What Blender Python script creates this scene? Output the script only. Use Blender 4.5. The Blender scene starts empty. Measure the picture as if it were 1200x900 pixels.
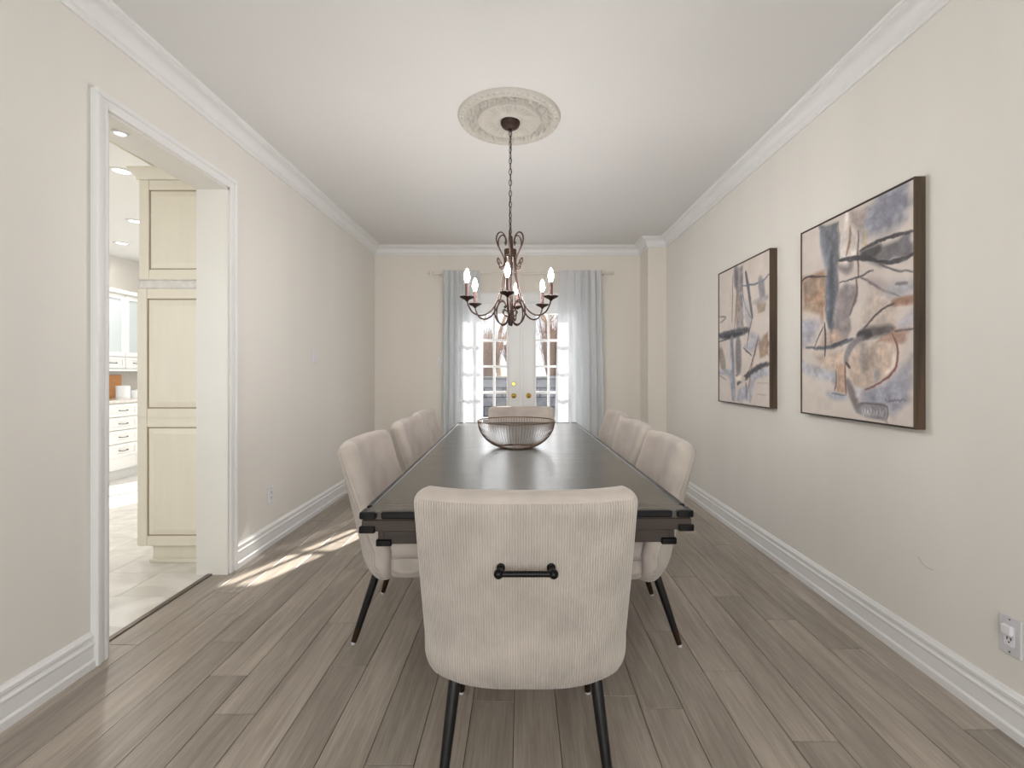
import bpy, math, random
import numpy as np
from mathutils import Vector, Matrix
random.seed(7)
rng = np.random.default_rng(11)
PI = math.pi
sc = bpy.context.scene
col = sc.collection

# ------------------------------------------------------------------ camera
F, CX, CY, HC = 550.0, 611.0, 437.0, 1.205
cam_d = bpy.data.cameras.new('camera'); cam = bpy.data.objects.new('camera', cam_d); col.objects.link(cam)
cam_d.sensor_width = 36.0; cam_d.sensor_fit = 'HORIZONTAL'
cam_d.lens = F / 1200 * 36
cam_d.shift_x = -(CX - 600) / 1200; cam_d.shift_y = -(450 - CY) / 1200
cam_d.clip_start = 0.02; cam_d.clip_end = 300
cam.location = (0, 0, HC); cam.rotation_euler = (PI / 2, 0, 0)
sc.camera = cam

# ------------------------------------------------------------------ world, sun, exposure
w = bpy.data.worlds.new('sky'); sc.world = w; w.use_nodes = True
bg = w.node_tree.nodes['Background']
bg.inputs[0].default_value = (0.86, 0.93, 1.0, 1); bg.inputs[1].default_value = 1.0
SUN_AZ, SUN_EL = math.radians(23.5), math.radians(30)
sd = bpy.data.lights.new('sun', 'SUN'); sd.energy = 12.0; sd.angle = math.radians(0.6); sd.color = (1, 0.95, 0.88)
so = bpy.data.objects.new('sun', sd); col.objects.link(so)
sv = Vector((-math.sin(SUN_AZ) * math.cos(SUN_EL), -math.cos(SUN_AZ) * math.cos(SUN_EL), -math.sin(SUN_EL)))
so.rotation_euler = sv.to_track_quat('-Z', 'Y').to_euler(); so.location = (6, 16, 9)

def area(name, loc, rot, sx, sy, power, color=(1, 1, 1), shape='RECTANGLE'):
    d = bpy.data.lights.new(name, 'AREA'); d.shape = shape; d.size = sx
    if shape == 'RECTANGLE': d.size_y = sy
    d.energy = power; d.color = color
    o = bpy.data.objects.new(name, d); col.objects.link(o); o.location = loc; o.rotation_euler = rot
    return o
# daylight by French doors and back kitchen window; both front lamps are added fill
area('added_fill_front', (-0.06, -2.22, 1.42), (PI / 2, 0, 0), 2.7, 1.9, 46, (1, 0.985, 0.96))  # fill lamp added behind the camera to brighten the dining room
area('window_daylight_door', (0.0, 5.9, 1.2), (-PI / 2, 0, 0), 1.4, 1.7, 17, (0.95, 0.98, 1))
area('window_daylight_kitchen', (-3.02, 6.95, 1.5), (-PI / 2, 0, 0), 1.1, 1.7, 22, (0.97, 0.98, 1))
area('added_fill_kitchen_front', (-3.4, 0.98, 1.5), (PI / 2, 0, 0), 1.7, 1.5, 13, (1, 0.985, 0.96))  # unseen fill lamp added to brighten the pantry front
vs = sc.view_settings
vs.view_transform = 'Standard'; vs.look = 'None'; vs.gamma = 1.0; vs.use_curve_mapping = False
vs.exposure = 0.42

# ------------------------------------------------------------------ geometry helpers
class MB:
    def __init__(s): s.v = []; s.f = []; s.uv = None
    def add(s, vs_, fs):
        n = len(s.v); s.v += [tuple(p) for p in vs_]; s.f += [tuple(i + n for i in q) for q in fs]; return s
    def box(s, x0, x1, y0, y1, z0, z1, b=0.0):
        if b <= 0:
            return s.add([(x0, y0, z0), (x1, y0, z0), (x1, y1, z0), (x0, y1, z0), (x0, y0, z1), (x1, y0, z1), (x1, y1, z1), (x0, y1, z1)],
                         [(3, 2, 1, 0), (4, 5, 6, 7), (0, 1, 5, 4), (1, 2, 6, 5), (2, 3, 7, 6), (3, 0, 4, 7)])
        # bevelled box: 24 verts
        X = (x0, x1); Y = (y0, y1); Z = (z0, z1); P = []; idx = {}
        for i in (0, 1):
            for j in (0, 1):
                for k in (0, 1):
                    c = [X[i], Y[j], Z[k]]; d = [b if i == 0 else -b, b if j == 0 else -b, b if k == 0 else -b]
                    for ax in range(3):
                        q = [c[a] + (0 if a == ax else d[a]) for a in range(3)]
                        idx[(i, j, k, ax)] = len(P); P.append(q)
        fs = []
        def I(i, j, k, a): return idx[(i, j, k, a)]
        for i in (0, 1): fs.append([I(i, 0, 0, 0), I(i, 1, 0, 0), I(i, 1, 1, 0), I(i, 0, 1, 0)][::(1 if i else -1)])
        for j in (0, 1): fs.append([I(0, j, 0, 1), I(0, j, 1, 1), I(1, j, 1, 1), I(1, j, 0, 1)][::(1 if j else -1)])
        for k in (0, 1): fs.append([I(0, 0, k, 2), I(1, 0, k, 2), I(1, 1, k, 2), I(0, 1, k, 2)][::(1 if k else -1)])
        for a in (0, 1):
            for c in (0, 1):
                fs.append([I(a, c, 0, 0), I(a, c, 1, 0), I(a, c, 1, 1), I(a, c, 0, 1)])
                fs.append([I(a, 0, c, 0), I(a, 1, c, 0), I(a, 1, c, 2), I(a, 0, c, 2)])
                fs.append([I(0, a, c, 1), I(1, a, c, 1), I(1, a, c, 2), I(0, a, c, 2)])
        for i in (0, 1):
            for j in (0, 1):
                for k in (0, 1): fs.append([I(i, j, k, 0), I(i, j, k, 1), I(i, j, k, 2)])
        return s.add(P, fs)
    def lathe(s, prof, n=24, c=(0, 0, 0), closed=False):
        P = []; fs = []; m = len(prof)
        for i in range(n):
            a = 2 * PI * i / n
            for r, z in prof: P.append((c[0] + r * math.cos(a), c[1] + r * math.sin(a), c[2] + z))
        for i in range(n):
            i2 = (i + 1) % n
            for k in range(m - 1 + (1 if closed else 0)):
                k2 = (k + 1) % m
                fs.append((i * m + k, i2 * m + k, i2 * m + k2, i * m + k2))
        return s.add(P, fs)
    def tube(s, pts, r, n=8, cap=True, closed=False):
        pts = [Vector(p) for p in pts]; m = len(pts)
        rs = r if isinstance(r, (list, tuple)) else [r] * m
        up = None; P = []; fs = []
        for i, p in enumerate(pts):
            if closed: t = pts[(i + 1) % m] - pts[i - 1]
            else: t = pts[min(i + 1, m - 1)] - pts[max(i - 1, 0)]
            t.normalize()
            if up is None:
                up = Vector((0, 0, 1)) if abs(t.z) < 0.9 else Vector((1, 0, 0))
            a = t.cross(up)
            if a.length < 1e-5: a = t.cross(Vector((0.3, 0.9, 0.1)))
            a.normalize(); b = a.cross(t); b.normalize(); up = b
            for k in range(n):
                q = 2 * PI * k / n
                P.append(p + (a * math.cos(q) + b * math.sin(q)) * rs[i])
        for i in range(m if closed else m - 1):
            j = (i + 1) % m
            for k in range(n):
                k2 = (k + 1) % n
                fs.append((i * n + k, i * n + k2, j * n + k2, j * n + k))
        if cap and not closed:
            fs.append(tuple(range(n))[::-1]); fs.append(tuple((m - 1) * n + k for k in range(n)))
        return s.add(P, fs)
    def sphere(s, c, r, n=12, m=8):
        pr = [(max(1e-5, r * math.sin(PI * k / m)), -r * math.cos(PI * k / m)) for k in range(m + 1)]
        return s.lathe(pr, n, c)
    def grid(s, fn, nu, nv):
        P = [fn(i, j) for j in range(nv) for i in range(nu)]
        fs = [(j * nu + i, j * nu + i + 1, (j + 1) * nu + i + 1, (j + 1) * nu + i) for j in range(nv - 1) for i in range(nu - 1)]
        return s.add(P, fs)
    def mesh(s, name, smooth=False, fix=True):
        me = bpy.data.meshes.new(name); me.from_pydata(s.v, [], s.f); me.update()
        if fix:
            import bmesh
            bm = bmesh.new(); bm.from_mesh(me); bmesh.ops.recalc_face_normals(bm, faces=bm.faces); bm.to_mesh(me); bm.free()
        if smooth:
            me.polygons.foreach_set('use_smooth', [True] * len(me.polygons))
            if smooth != 'all': 
                try: me.set_sharp_from_angle(angle=math.radians(smooth if smooth is not True else 40))
                except Exception: pass
        return me
    def build(s, name, m, parent=None, smooth=False, fix=True, loc=None):
        me = s.mesh(name, smooth, fix); me.materials.append(M[m] if isinstance(m, str) else m)
        o = bpy.data.objects.new(name, me); col.objects.link(o)
        if parent: o.parent = parent
        if loc: o.location = loc
        return o

def obj_from(name, me, parent=None, loc=(0, 0, 0), rz=0):
    o = bpy.data.objects.new(name, me); col.objects.link(o); o.location = loc; o.rotation_euler = (0, 0, rz)
    if parent: o.parent = parent
    return o
def thing(name, label, cat, loc=(0, 0, 0), rz=0, group=None):
    o = bpy.data.objects.new(name, None); col.objects.link(o); o.empty_display_size = 0.05
    o.location = loc; o.rotation_euler = (0, 0, rz); return tag(o, label, cat, group)
def tag(o, label, cat, group=None):
    o['label'] = label; o['category'] = cat
    if group: o['group'] = group
    return o
def struct(o, label=None, cat=None):
    o['kind'] = 'structure'
    if label: o['label'] = label
    if cat: o['category'] = cat
    return o
def copy_tree(o, parent=None, skip=()):
    c = o.copy(); col.objects.link(c); c.parent = parent
    for ch in list(o.children):
        if ch.name.split('.')[0] not in skip: copy_tree(ch, c)
    return c
def catmull(pts, k=6):
    pts = [Vector(p) for p in pts]; out = []
    n = len(pts)
    for i in range(n - 1):
        p0, p1, p2, p3 = pts[max(i - 1, 0)], pts[i], pts[i + 1], pts[min(i + 2, n - 1)]
        for j in range(k):
            t = j / k
            out.append(0.5 * ((2 * p1) + (p2 - p0) * t + (2 * p0 - 5 * p1 + 4 * p2 - p3) * t * t + (3 * p1 - p0 - 3 * p2 + p3) * t ** 3))
    out.append(pts[-1]); return out
def sweep(path, prof):
    """moulding along a plan polyline; the room lies to the right of the travel direction; prof = (distance from wall, z)"""
    mb = MB(); n = len(path); m = len(prof); P = []; fs = []
    nor = []
    for i in range(n - 1):
        dx, dy = path[i + 1][0] - path[i][0], path[i + 1][1] - path[i][1]; L = math.hypot(dx, dy); nor.append((dy / L, -dx / L))
    for i in range(n):
        a = nor[max(i - 1, 0)]; b = nor[min(i, n - 2)]
        k = 1 + a[0] * b[0] + a[1] * b[1]; mx, my = (a[0] + b[0]) / k, (a[1] + b[1]) / k
        for d, z in prof: P.append((path[i][0] + mx * d, path[i][1] + my * d, z))
    for i in range(n - 1):
        for k in range(m):
            k2 = (k + 1) % m
            fs.append((i * m + k, i * m + k2, (i + 1) * m + k2, (i + 1) * m + k))
    fs.append(tuple(range(m))); fs.append(tuple((n - 1) * m + k for k in range(m))[::-1])
    return mb.add(P, fs)

# ------------------------------------------------------------------ materials
M = {}
def s2l(c):
    return tuple(((x / 255) / 12.92 if x / 255 <= 0.04045 else ((x / 255 + 0.055) / 1.055) ** 2.4) for x in c)
def newmat(name):
    m = bpy.data.materials.new(name); m.use_nodes = True; M[name] = m
    nt = m.node_tree; return m, nt, nt.nodes, nt.links, nt.nodes['Principled BSDF']
def mat(name, rgb, rough=0.5, metal=0.0, var=0.0, vscale=8.0, stretch=(1, 1, 1), bump=0.0, bscale=60.0, coat=0.0, spec=0.5):
    m, nt, N, L, p = newmat(name)
    c = s2l(rgb); p.inputs['Base Color'].default_value = (*c, 1)
    p.inputs['Roughness'].default_value = rough; p.inputs['Metallic'].default_value = metal
    p.inputs['Specular IOR Level'].default_value = spec
    if coat: p.inputs['Coat Weight'].default_value = coat; p.inputs['Coat Roughness'].default_value = 0.15
    if var or bump:
        tc = N.new('ShaderNodeTexCoord'); mp = N.new('ShaderNodeMapping'); mp.inputs['Scale'].default_value = stretch
        L.new(tc.outputs['Object'], mp.inputs[0])
    if var:
        nz = N.new('ShaderNodeTexNoise'); nz.inputs['Scale'].default_value = vscale; nz.inputs['Detail'].default_value = 5
        L.new(mp.outputs[0], nz.inputs['Vector'])
        cr = N.new('ShaderNodeValToRGB'); e = cr.color_ramp.elements
        e[0].position = 0.3; e[1].position = 0.7
        e[0].color = (*[x * (1 - var) for x in c], 1); e[1].color = (*[min(1, x * (1 + var)) for x in c], 1)
        L.new(nz.outputs['Fac'], cr.inputs[0]); L.new(cr.outputs[0], p.inputs['Base Color'])
    if bump:
        nb = N.new('ShaderNodeTexNoise'); nb.inputs['Scale'].default_value = bscale; nb.inputs['Detail'].default_value = 4
        L.new(mp.outputs[0], nb.inputs['Vector'])
        bp = N.new('ShaderNodeBump'); bp.inputs['Strength'].default_value = bump; bp.inputs['Distance'].default_value = 0.01
        L.new(nb.outputs['Fac'], bp.inputs['Height']); L.new(bp.outputs[0], p.inputs['Normal'])
    return m
mat('wall_paint', (228, 225, 219), 0.62, var=0.018, vscale=3, stretch=(1, 1, 0.15), bump=0.03, bscale=200)
mat('back_wall_shaded', (227, 221, 212), 0.62, var=0.02, vscale=3, stretch=(1, 1, 0.15), bump=0.03, bscale=200)  # wall paint made warmer and darker, backlit shade put into its colour
mat('ceiling_paint', (226, 226, 225), 0.8, bump=0.02, bscale=150)
mat('trim_white', (232, 232, 232), 0.35, var=0.01)
mat('trim_cream', (224, 220, 208), 0.4, var=0.02)
mat('jamb_paint', (222, 219, 212), 0.4, var=0.015, vscale=4)
mat('medallion_plaster', (204, 200, 193), 0.75, var=0.05, vscale=40)
mat('soffit_paint', (214, 205, 186), 0.6)
mat('subfloor', (45, 40, 36), 0.9)
mat('cabinet_cream', (226, 219, 202), 0.42, var=0.025, vscale=5, stretch=(3, 3, 0.5))
mat('cabinet_tan', (160, 144, 118), 0.5)  # darker tan for the panel grooves and the line under the cornice
mat('cabinet_white', (236, 236, 234), 0.35, var=0.01)
mat('frosted_glass', (196, 205, 208), 0.25)
mat('steel', (96, 94, 92), 0.3, 1.0)
mat('counter_stone', (206, 200, 192), 0.15, var=0.12, vscale=30)
mat('ceramic', (240, 242, 245), 0.2, var=0.01)
mat('board_wood', (205, 140, 78), 0.5, var=0.12, vscale=6, stretch=(1, 1, 6))
mat('black_metal', (14, 14, 16), 0.33, 0.6)
mat('black_leg', (12, 12, 14), 0.3, 0.1)
mat('ferrule', (66, 52, 40), 0.35, 0.8)
mat('glide', (200, 200, 200), 0.5)
mat('table_edge', (14, 15, 18), 0.28, 0.3)
mat('bowl_wire', (124, 100, 84), 0.28, 1.0, var=0.15, vscale=30)
mat('chandelier_iron', (58, 40, 35), 0.5, 0.4, var=0.35, vscale=60)
mat('candle_sleeve', (92, 66, 62), 0.6)
mat('brass', (206, 170, 90), 0.2, 1.0)
mat('plate_white', (226, 226, 230), 0.35)
mat('plate_grey', (208, 208, 212), 0.4)
mat('scuff_grey', (172, 167, 160), 0.7)  # flat grey of the wall scuff
mat('slot_dark', (40, 40, 42), 0.6)
mat('rod_white', (222, 214, 204), 0.4)
mat('frame_wood', (76, 60, 45), 0.55, var=0.5, vscale=30, stretch=(1, 1, 0.06))
mat('frame_dark', (48, 36, 30), 0.5)
mat('patio', (92, 94, 98), 0.9, var=0.3, vscale=2.0)
mat('stone', (118, 120, 126), 0.9, var=0.3, vscale=5)
mat('mortar', (84, 84, 86), 0.95)
mat('dry_grass', (150, 135, 95), 0.95, var=0.25, vscale=3)
mat('bark_brown', (160, 132, 118), 0.9, var=0.25, vscale=4)
mat('bark_pale', (188, 170, 160), 0.9, var=0.2, vscale=4)
mat('outside_brick', (150, 140, 132), 0.9)
mat('threshold_metal', (110, 100, 92), 0.35, 0.8)
mat('lamp_trim', (214, 214, 214), 0.4)
def emis(name, rgb, k):
    m, nt, N, L, p = newmat(name)
    p.inputs['Base Color'].default_value = (*rgb, 1); p.inputs['Emission Color'].default_value = (*rgb, 1); p.inputs['Emission Strength'].default_value = k
emis('bulb_glow', (1, 0.95, 0.91), 235.0)
emis('downlight_glow', (1, 0.96, 0.9), 3.0)
# glass pane
m, nt, N, L, p = newmat('pane_glass')
tr = N.new('ShaderNodeBsdfTransparent'); gl = N.new('ShaderNodeBsdfGlossy'); gl.inputs['Roughness'].default_value = 0.02
mx = N.new('ShaderNodeMixShader'); mx.inputs[0].default_value = 0.015
L.new(tr.outputs[0], mx.inputs[1]); L.new(gl.outputs[0], mx.inputs[2]); L.new(mx.outputs[0], N['Material Output'].inputs[0])
# sheer curtain
m, nt, N, L, p = newmat('sheer_curtain')
df = N.new('ShaderNodeBsdfDiffuse'); df.inputs[0].default_value = (*s2l((224, 227, 230)), 1)
tl = N.new('ShaderNodeBsdfTranslucent'); tl.inputs[0].default_value = (*s2l((232, 234, 236)), 1)
tr = N.new('ShaderNodeBsdfTransparent')
m1 = N.new('ShaderNodeMixShader'); m1.inputs[0].default_value = 0.23
m2 = N.new('ShaderNodeMixShader'); m2.inputs[0].default_value = 0.10
L.new(df.outputs[0], m1.inputs[1]); L.new(tl.outputs[0], m1.inputs[2]); L.new(m1.outputs[0], m2.inputs[1]); L.new(tr.outputs[0], m2.inputs[2])
L.new(m2.outputs[0], N['Material Output'].inputs[0])
# floor plank
m, nt, N, L, p = newmat('plank_wood')
tc = N.new('ShaderNodeTexCoord'); oi = N.new('ShaderNodeObjectInfo')
ad = N.new('ShaderNodeVectorMath'); ad.operation = 'MULTIPLY_ADD'
cmb = N.new('ShaderNodeCombineXYZ')
for i in range(3): L.new(oi.outputs['Random'], cmb.inputs[i])
ad.inputs[1].default_value = (37, 53, 11)
L.new(cmb.outputs[0], ad.inputs[0]); L.new(tc.outputs['Object'], ad.inputs[2])
mp = N.new('ShaderNodeMapping'); mp.inputs['Scale'].default_value = (26, 1.6, 1); L.new(ad.outputs[0], mp.inputs[0])
n1 = N.new('ShaderNodeTexNoise'); n1.inputs['Scale'].default_value = 1.0; n1.inputs['Detail'].default_value = 6; n1.inputs['Roughness'].default_value = 0.62; n1.inputs['Distortion'].default_value = 0.8
L.new(mp.outputs[0], n1.inputs['Vector'])
mp2 = N.new('ShaderNodeMapping'); mp2.inputs['Scale'].default_value = (5, 1.1, 1); L.new(ad.outputs[0], mp2.inputs[0])
n2 = N.new('ShaderNodeTexNoise'); n2.inputs['Scale'].default_value = 1.0; n2.inputs['Detail'].default_value = 3
L.new(mp2.outputs[0], n2.inputs['Vector'])
mp3 = N.new('ShaderNodeMapping'); mp3.inputs['Scale'].default_value = (190, 9, 1); L.new(ad.outputs[0], mp3.inputs[0])
n3 = N.new('ShaderNodeTexNoise'); n3.inputs['Scale'].default_value = 1.0; n3.inputs['Detail'].default_value = 3; L.new(mp3.outputs[0], n3.inputs['Vector'])
cr = N.new('ShaderNodeValToRGB'); e = cr.color_ramp.elements
e[0].position = 0.25; e[0].color = (*s2l((112, 103, 95)), 1); e[1].position = 0.72; e[1].color = (*s2l((186, 176, 164)), 1)
e.new(0.5).color = (*s2l((152, 142, 131)), 1)
av = N.new('ShaderNodeMath'); av.operation = 'MULTIPLY_ADD'; av.inputs[1].default_value = 0.45
L.new(n1.outputs['Fac'], av.inputs[0])
av2 = N.new('ShaderNodeMath'); av2.operation = 'MULTIPLY_ADD'; av2.inputs[1].default_value = 0.35; av2.inputs[2].default_value = 0.0
L.new(n2.outputs['Fac'], av2.inputs[0])
av3 = N.new('ShaderNodeMath'); av3.operation = 'MULTIPLY_ADD'; av3.inputs[1].default_value = 0.26
L.new(n3.outputs['Fac'], av3.inputs[0]); L.new(av2.outputs[0], av3.inputs[2]); L.new(av3.outputs[0], av.inputs[2])
L.new(av.outputs[0], cr.inputs[0])
hs = N.new('ShaderNodeHueSaturation'); vv = N.new('ShaderNodeMapRange'); vv.inputs[3].default_value = 0.90; vv.inputs[4].default_value = 1.24
L.new(oi.outputs['Random'], vv.inputs[0]); L.new(vv.outputs[0], hs.inputs['Value']); L.new(cr.outputs[0], hs.inputs['Color'])
L.new(hs.outputs[0], p.inputs['Base Color']); p.inputs['Roughness'].default_value = 0.42
bp = N.new('ShaderNodeBump'); bp.inputs['Strength'].default_value = 0.12; bp.inputs['Distance'].default_value = 0.004
L.new(av.outputs[0], bp.inputs['Height']); L.new(bp.outputs[0], p.inputs['Normal'])
# kitchen tile
m, nt, N, L, p = newmat('marble_tile')
tc = N.new('ShaderNodeTexCoord'); oi = N.new('ShaderNodeObjectInfo'); va = N.new('ShaderNodeVectorMath'); va.operation = 'ADD'
vm = N.new('ShaderNodeVectorMath'); vm.operation = 'SCALE'; vm.inputs['Scale'].default_value = 40
cmb = N.new('ShaderNodeCombineXYZ')
for i in range(3): L.new(oi.outputs['Random'], cmb.inputs[i])
L.new(cmb.outputs[0], vm.inputs[0]); L.new(vm.outputs[0], va.inputs[0]); L.new(tc.outputs['Object'], va.inputs[1])
nz = N.new('ShaderNodeTexNoise'); nz.inputs['Scale'].default_value = 3; nz.inputs['Detail'].default_value = 6; nz.inputs['Distortion'].default_value = 1.5
L.new(va.outputs[0], nz.inputs['Vector'])
cr = N.new('ShaderNodeValToRGB'); e = cr.color_ramp.elements
e[0].position = 0.38; e[0].color = (*s2l((206, 203, 196)), 1); e[1].position = 0.6; e[1].color = (*s2l((228, 225, 219)), 1)
L.new(nz.outputs['Fac'], cr.inputs[0]); L.new(cr.outputs[0], p.inputs['Base Color']); p.inputs['Roughness'].default_value = 0.12
mat('grout', (176, 172, 164), 0.8)
# velvet and corduroy
def fabric(name, rgb, ribs):
    m, nt, N, L, p = newmat(name)
    c = s2l(rgb)
    tc = N.new('ShaderNodeTexCoord')
    nz = N.new('ShaderNodeTexNoise'); nz.inputs['Scale'].default_value = 9; nz.inputs['Detail'].default_value = 4; L.new(tc.outputs['Object'], nz.inputs['Vector'])
    cr = N.new('ShaderNodeValToRGB'); e = cr.color_ramp.elements
    e[0].position = 0.3; e[1].position = 0.72
    e[0].color = (*[x * 0.86 for x in c], 1); e[1].color = (*[min(1, x * 1.1) for x in c], 1)
    L.new(nz.outputs['Fac'], cr.inputs[0])
    p.inputs['Roughness'].default_value = 0.85; p.inputs['Specular IOR Level'].default_value = 0.2
    p.inputs['Sheen Weight'].default_value = 0.35; p.inputs['Sheen Roughness'].default_value = 0.4
    if ribs:
        wv = N.new('ShaderNodeTexWave'); wv.bands_direction = 'X'; wv.inputs['Scale'].default_value = 44.0; wv.inputs['Distortion'].default_value = 0.35; wv.inputs['Detail'].default_value = 1
        L.new(tc.outputs['Object'], wv.inputs['Vector'])
        mr = N.new('ShaderNodeMapRange'); mr.inputs[3].default_value = 0.86; mr.inputs[4].default_value = 1.08; L.new(wv.outputs['Fac'], mr.inputs[0])
        hs = N.new('ShaderNodeHueSaturation'); L.new(mr.outputs[0], hs.inputs['Value']); L.new(cr.outputs[0], hs.inputs['Color'])
        L.new(hs.outputs[0], p.inputs['Base Color'])
        bp = N.new('ShaderNodeBump'); bp.inputs['Strength'].default_value = 0.7; bp.inputs['Distance'].default_value = 0.003
        L.new(wv.outputs['Fac'], bp.inputs['Height']); L.new(bp.outputs[0], p.inputs['Normal'])
    else:
        L.new(cr.outputs[0], p.inputs['Base Color'])
fabric('velvet', (190, 180, 172), False)
fabric('corduroy', (188, 179, 170), True)
# table wood
def wood(name, rgb, rough, var, sc_, coat=0.0):
    m, nt, N, L, p = newmat(name); c = s2l(rgb)
    tc = N.new('ShaderNodeTexCoord'); mp = N.new('ShaderNodeMapping'); mp.inputs['Scale'].default_value = sc_
    L.new(tc.outputs['Object'], mp.inputs[0])
    nz = N.new('ShaderNodeTexNoise'); nz.inputs['Scale'].default_value = 1; nz.inputs['Detail'].default_value = 7; nz.inputs['Roughness'].default_value = 0.65; nz.inputs['Distortion'].default_value = 0.5
    L.new(mp.outputs[0], nz.inputs['Vector'])
    cr = N.new('ShaderNodeValToRGB'); e = cr.color_ramp.elements; e[0].position = 0.3; e[1].position = 0.75
    e[0].color = (*[x * (1 - var) for x in c], 1); e[1].color = (*[x * (1 + var) for x in c], 1)
    L.new(nz.outputs['Fac'], cr.inputs[0]); L.new(cr.outputs[0], p.inputs['Base Color'])
    p.inputs['Roughness'].default_value = rough
    mr = N.new('ShaderNodeMapRange'); mr.inputs[3].default_value = rough - 0.06; mr.inputs[4].default_value = rough + 0.1
    L.new(nz.outputs['Fac'], mr.inputs[0]); L.new(mr.outputs[0], p.inputs['Roughness'])
    bp = N.new('ShaderNodeBump'); bp.inputs['Strength'].default_value = 0.05; bp.inputs['Distance'].default_value = 0.002
    L.new(nz.outputs['Fac'], bp.inputs['Height']); L.new(bp.outputs[0], p.inputs['Normal'])
    if coat: p.inputs['Coat Weight'].default_value = coat
wood('table_top_wood', (90, 86, 79), 0.22, 0.3, (3, 26, 3))
wood('table_apron_wood', (58, 47, 40), 0.45, 0.35, (3, 30, 30))

# ------------------------------------------------------------------ room shell
XL, XR, YB, YF, ZC = -1.765, 1.64, 5.65, -2.3, 2.725
XLO = -1.936                      # kitchen side of the left wall
DY0, DY1, DZ = 1.982, 2.815, 2.315   # opening to the kitchen
PX, PY = 1.43, 5.297              # pillar corner
fl = struct(MB().box(-1.855, XR + .02, YF, YB + .14, -0.06, -0.009).build('floor', 'subfloor'))
# planks
PW, PL = 0.152, 1.235
off = {-1.774: 2.08, -1.622: 2.58, -1.47: 2.335, -1.318: 2.104, -1.166: 1.869, -1.014: 1.658, -.862: 2.262, -.71: 1.934, -.558: 2.30, -.406: 1.444,
       -.254: 2.0, -.102: 1.72, .05: 2.35, .202: 1.95, .354: 1.749, .506: 1.686, .658: 2.187, .81: 1.899, .962: 1.535, 1.114: 2.53, 1.266: 2.293, 1.418: 2.052, 1.57: 1.586}
for cxp, o0 in off.items():
    x0, x1 = cxp - PW / 2, cxp + PW / 2
    x0 = max(x0, -1.853 if cxp < -1.7 else x0); x1 = min(x1, XR + .015)
    k = math.floor((YF - o0) / PL); y = o0 + k * PL
    while y < YB + .13:
        a, b = max(y, YF), min(y + PL, YB + .13)
        if b - a > 0.02:
            xc, yc = (x0 + x1) / 2, (a + b) / 2; hx, hy = (x1 - x0) / 2 - .0010, (b - a) / 2 - .0012
            MB().box(-hx, hx, -hy, hy, -0.009, 0, 0.0012).build('plank', 'plank_wood', fl, loc=(xc, yc, 0))
        y += PL
# walls
wl = MB(); wl.box(XLO, XL, YF, DY0, 0, ZC); wl.box(XLO, XL, DY1, YB + .15, 0, ZC); wl.box(XLO, XL, DY0, DY1, DZ, ZC)
struct(wl.build('wall_left', 'wall_paint'))
struct(MB().box(XR, XR + .15, YF, YB + .15, -0.05, ZC).build('wall_right', 'wall_paint'))
wb = MB(); DHW, DTOP = 0.80, 2.07
wb.box(XL, -DHW, YB, YB + .15, 0, ZC); wb.box(DHW, XR, YB, YB + .15, 0, ZC); wb.box(-DHW, DHW, YB, YB + .15, DTOP, ZC); wb.box(PX, XR, PY, YB, 0, ZC)
struct(wb.build('wall_back', 'back_wall_shaded'))
wf = MB(); wx0, wx1, wz0, wz1 = -1.42, 1.30, 0.45, 2.4
wf.box(XLO, wx0, YF - .15, YF, 0, ZC); wf.box(wx1, XR + .15, YF - .15, YF, 0, ZC); wf.box(wx0, wx1, YF - .15, YF, 0, wz0); wf.box(wx0, wx1, YF - .15, YF, wz1, ZC)
struct(wf.build('wall_front', 'wall_paint'))
wn = MB()
for x in (wx0, -0.51, 0.40, wx1): wn.box(x - .03, x + .03, YF - .1, YF - .04, wz0, wz1)
for z in (wz0, wz1): wn.box(wx0, wx1, YF - .1, YF - .04, z - .03, z + .03)
w1 = struct(wn.build('added_window_1', 'trim_white')); w1['label'] = 'unseen wide white framed window added behind the dining area for fill light'  # invented window, out of view, carrying the front fill lamp
for a, b in ((wx0, -.51), (-.51, .40), (.40, wx1)): MB().box(a + .03, b - .03, YF - .075, YF - .07, wz0 + .03, wz1 - .03).build('pane', 'pane_glass', w1)
struct(MB().box(XLO, XR + .15, YF - .15, YB + .15, ZC, ZC + .1).build('ceiling', 'ceiling_paint'))

# crown moulding, baseboards
cp = [(0, ZC - .102), (.010, ZC - .102), (.014, ZC - .094), (.014, ZC - .086), (.022, ZC - .080)]
for k in range(7):
    t = k / 6 * PI / 2; cp.append((.024 + .048 * (1 - math.cos(t)), ZC - .078 + .052 * math.sin(t)))
cp += [(.078, ZC - .022), (.078, ZC - .014), (.088, ZC - .010), (.092, ZC - .004), (.092, ZC), (0, ZC)]
cr_ = struct(sweep([(XL, YF), (XL, YB), (PX, YB), (PX, PY), (XR, PY), (XR, YF)], cp).build('trim_1', 'trim_white', smooth=30))
cr_['label'] = 'white crown moulding along the dining room ceiling'
bp_ = [(0, 0), (.024, 0), (.024, .030), (.020, .036), (.017, .038), (.016, .088), (.020, .094), (.020, .100), (.013, .106), (.012, .114), (.016, .120), (.016, .132), (.010, .138), (.006, .146), (0, .147)]
def baseb(name, path, lab):
    o = struct(sweep(path, bp_).build(name, 'trim_white', smooth=30)); o['label'] = lab
CASW = 0.062
baseb('baseboard_left', [(XL, YF), (XL, DY0 - CASW)], 'white stepped baseboard running up to the kitchen doorway')
baseb('baseboard_left', [(XL, DY1 + CASW), (XL, YB), (-DHW - .075, YB)], 'white stepped baseboard between kitchen doorway and French doors')
baseb('baseboard_right', [(DHW + .075, YB), (PX, YB), (PX, PY), (XR, PY), (XR, YF)], 'white stepped baseboard below the paintings')

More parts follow.
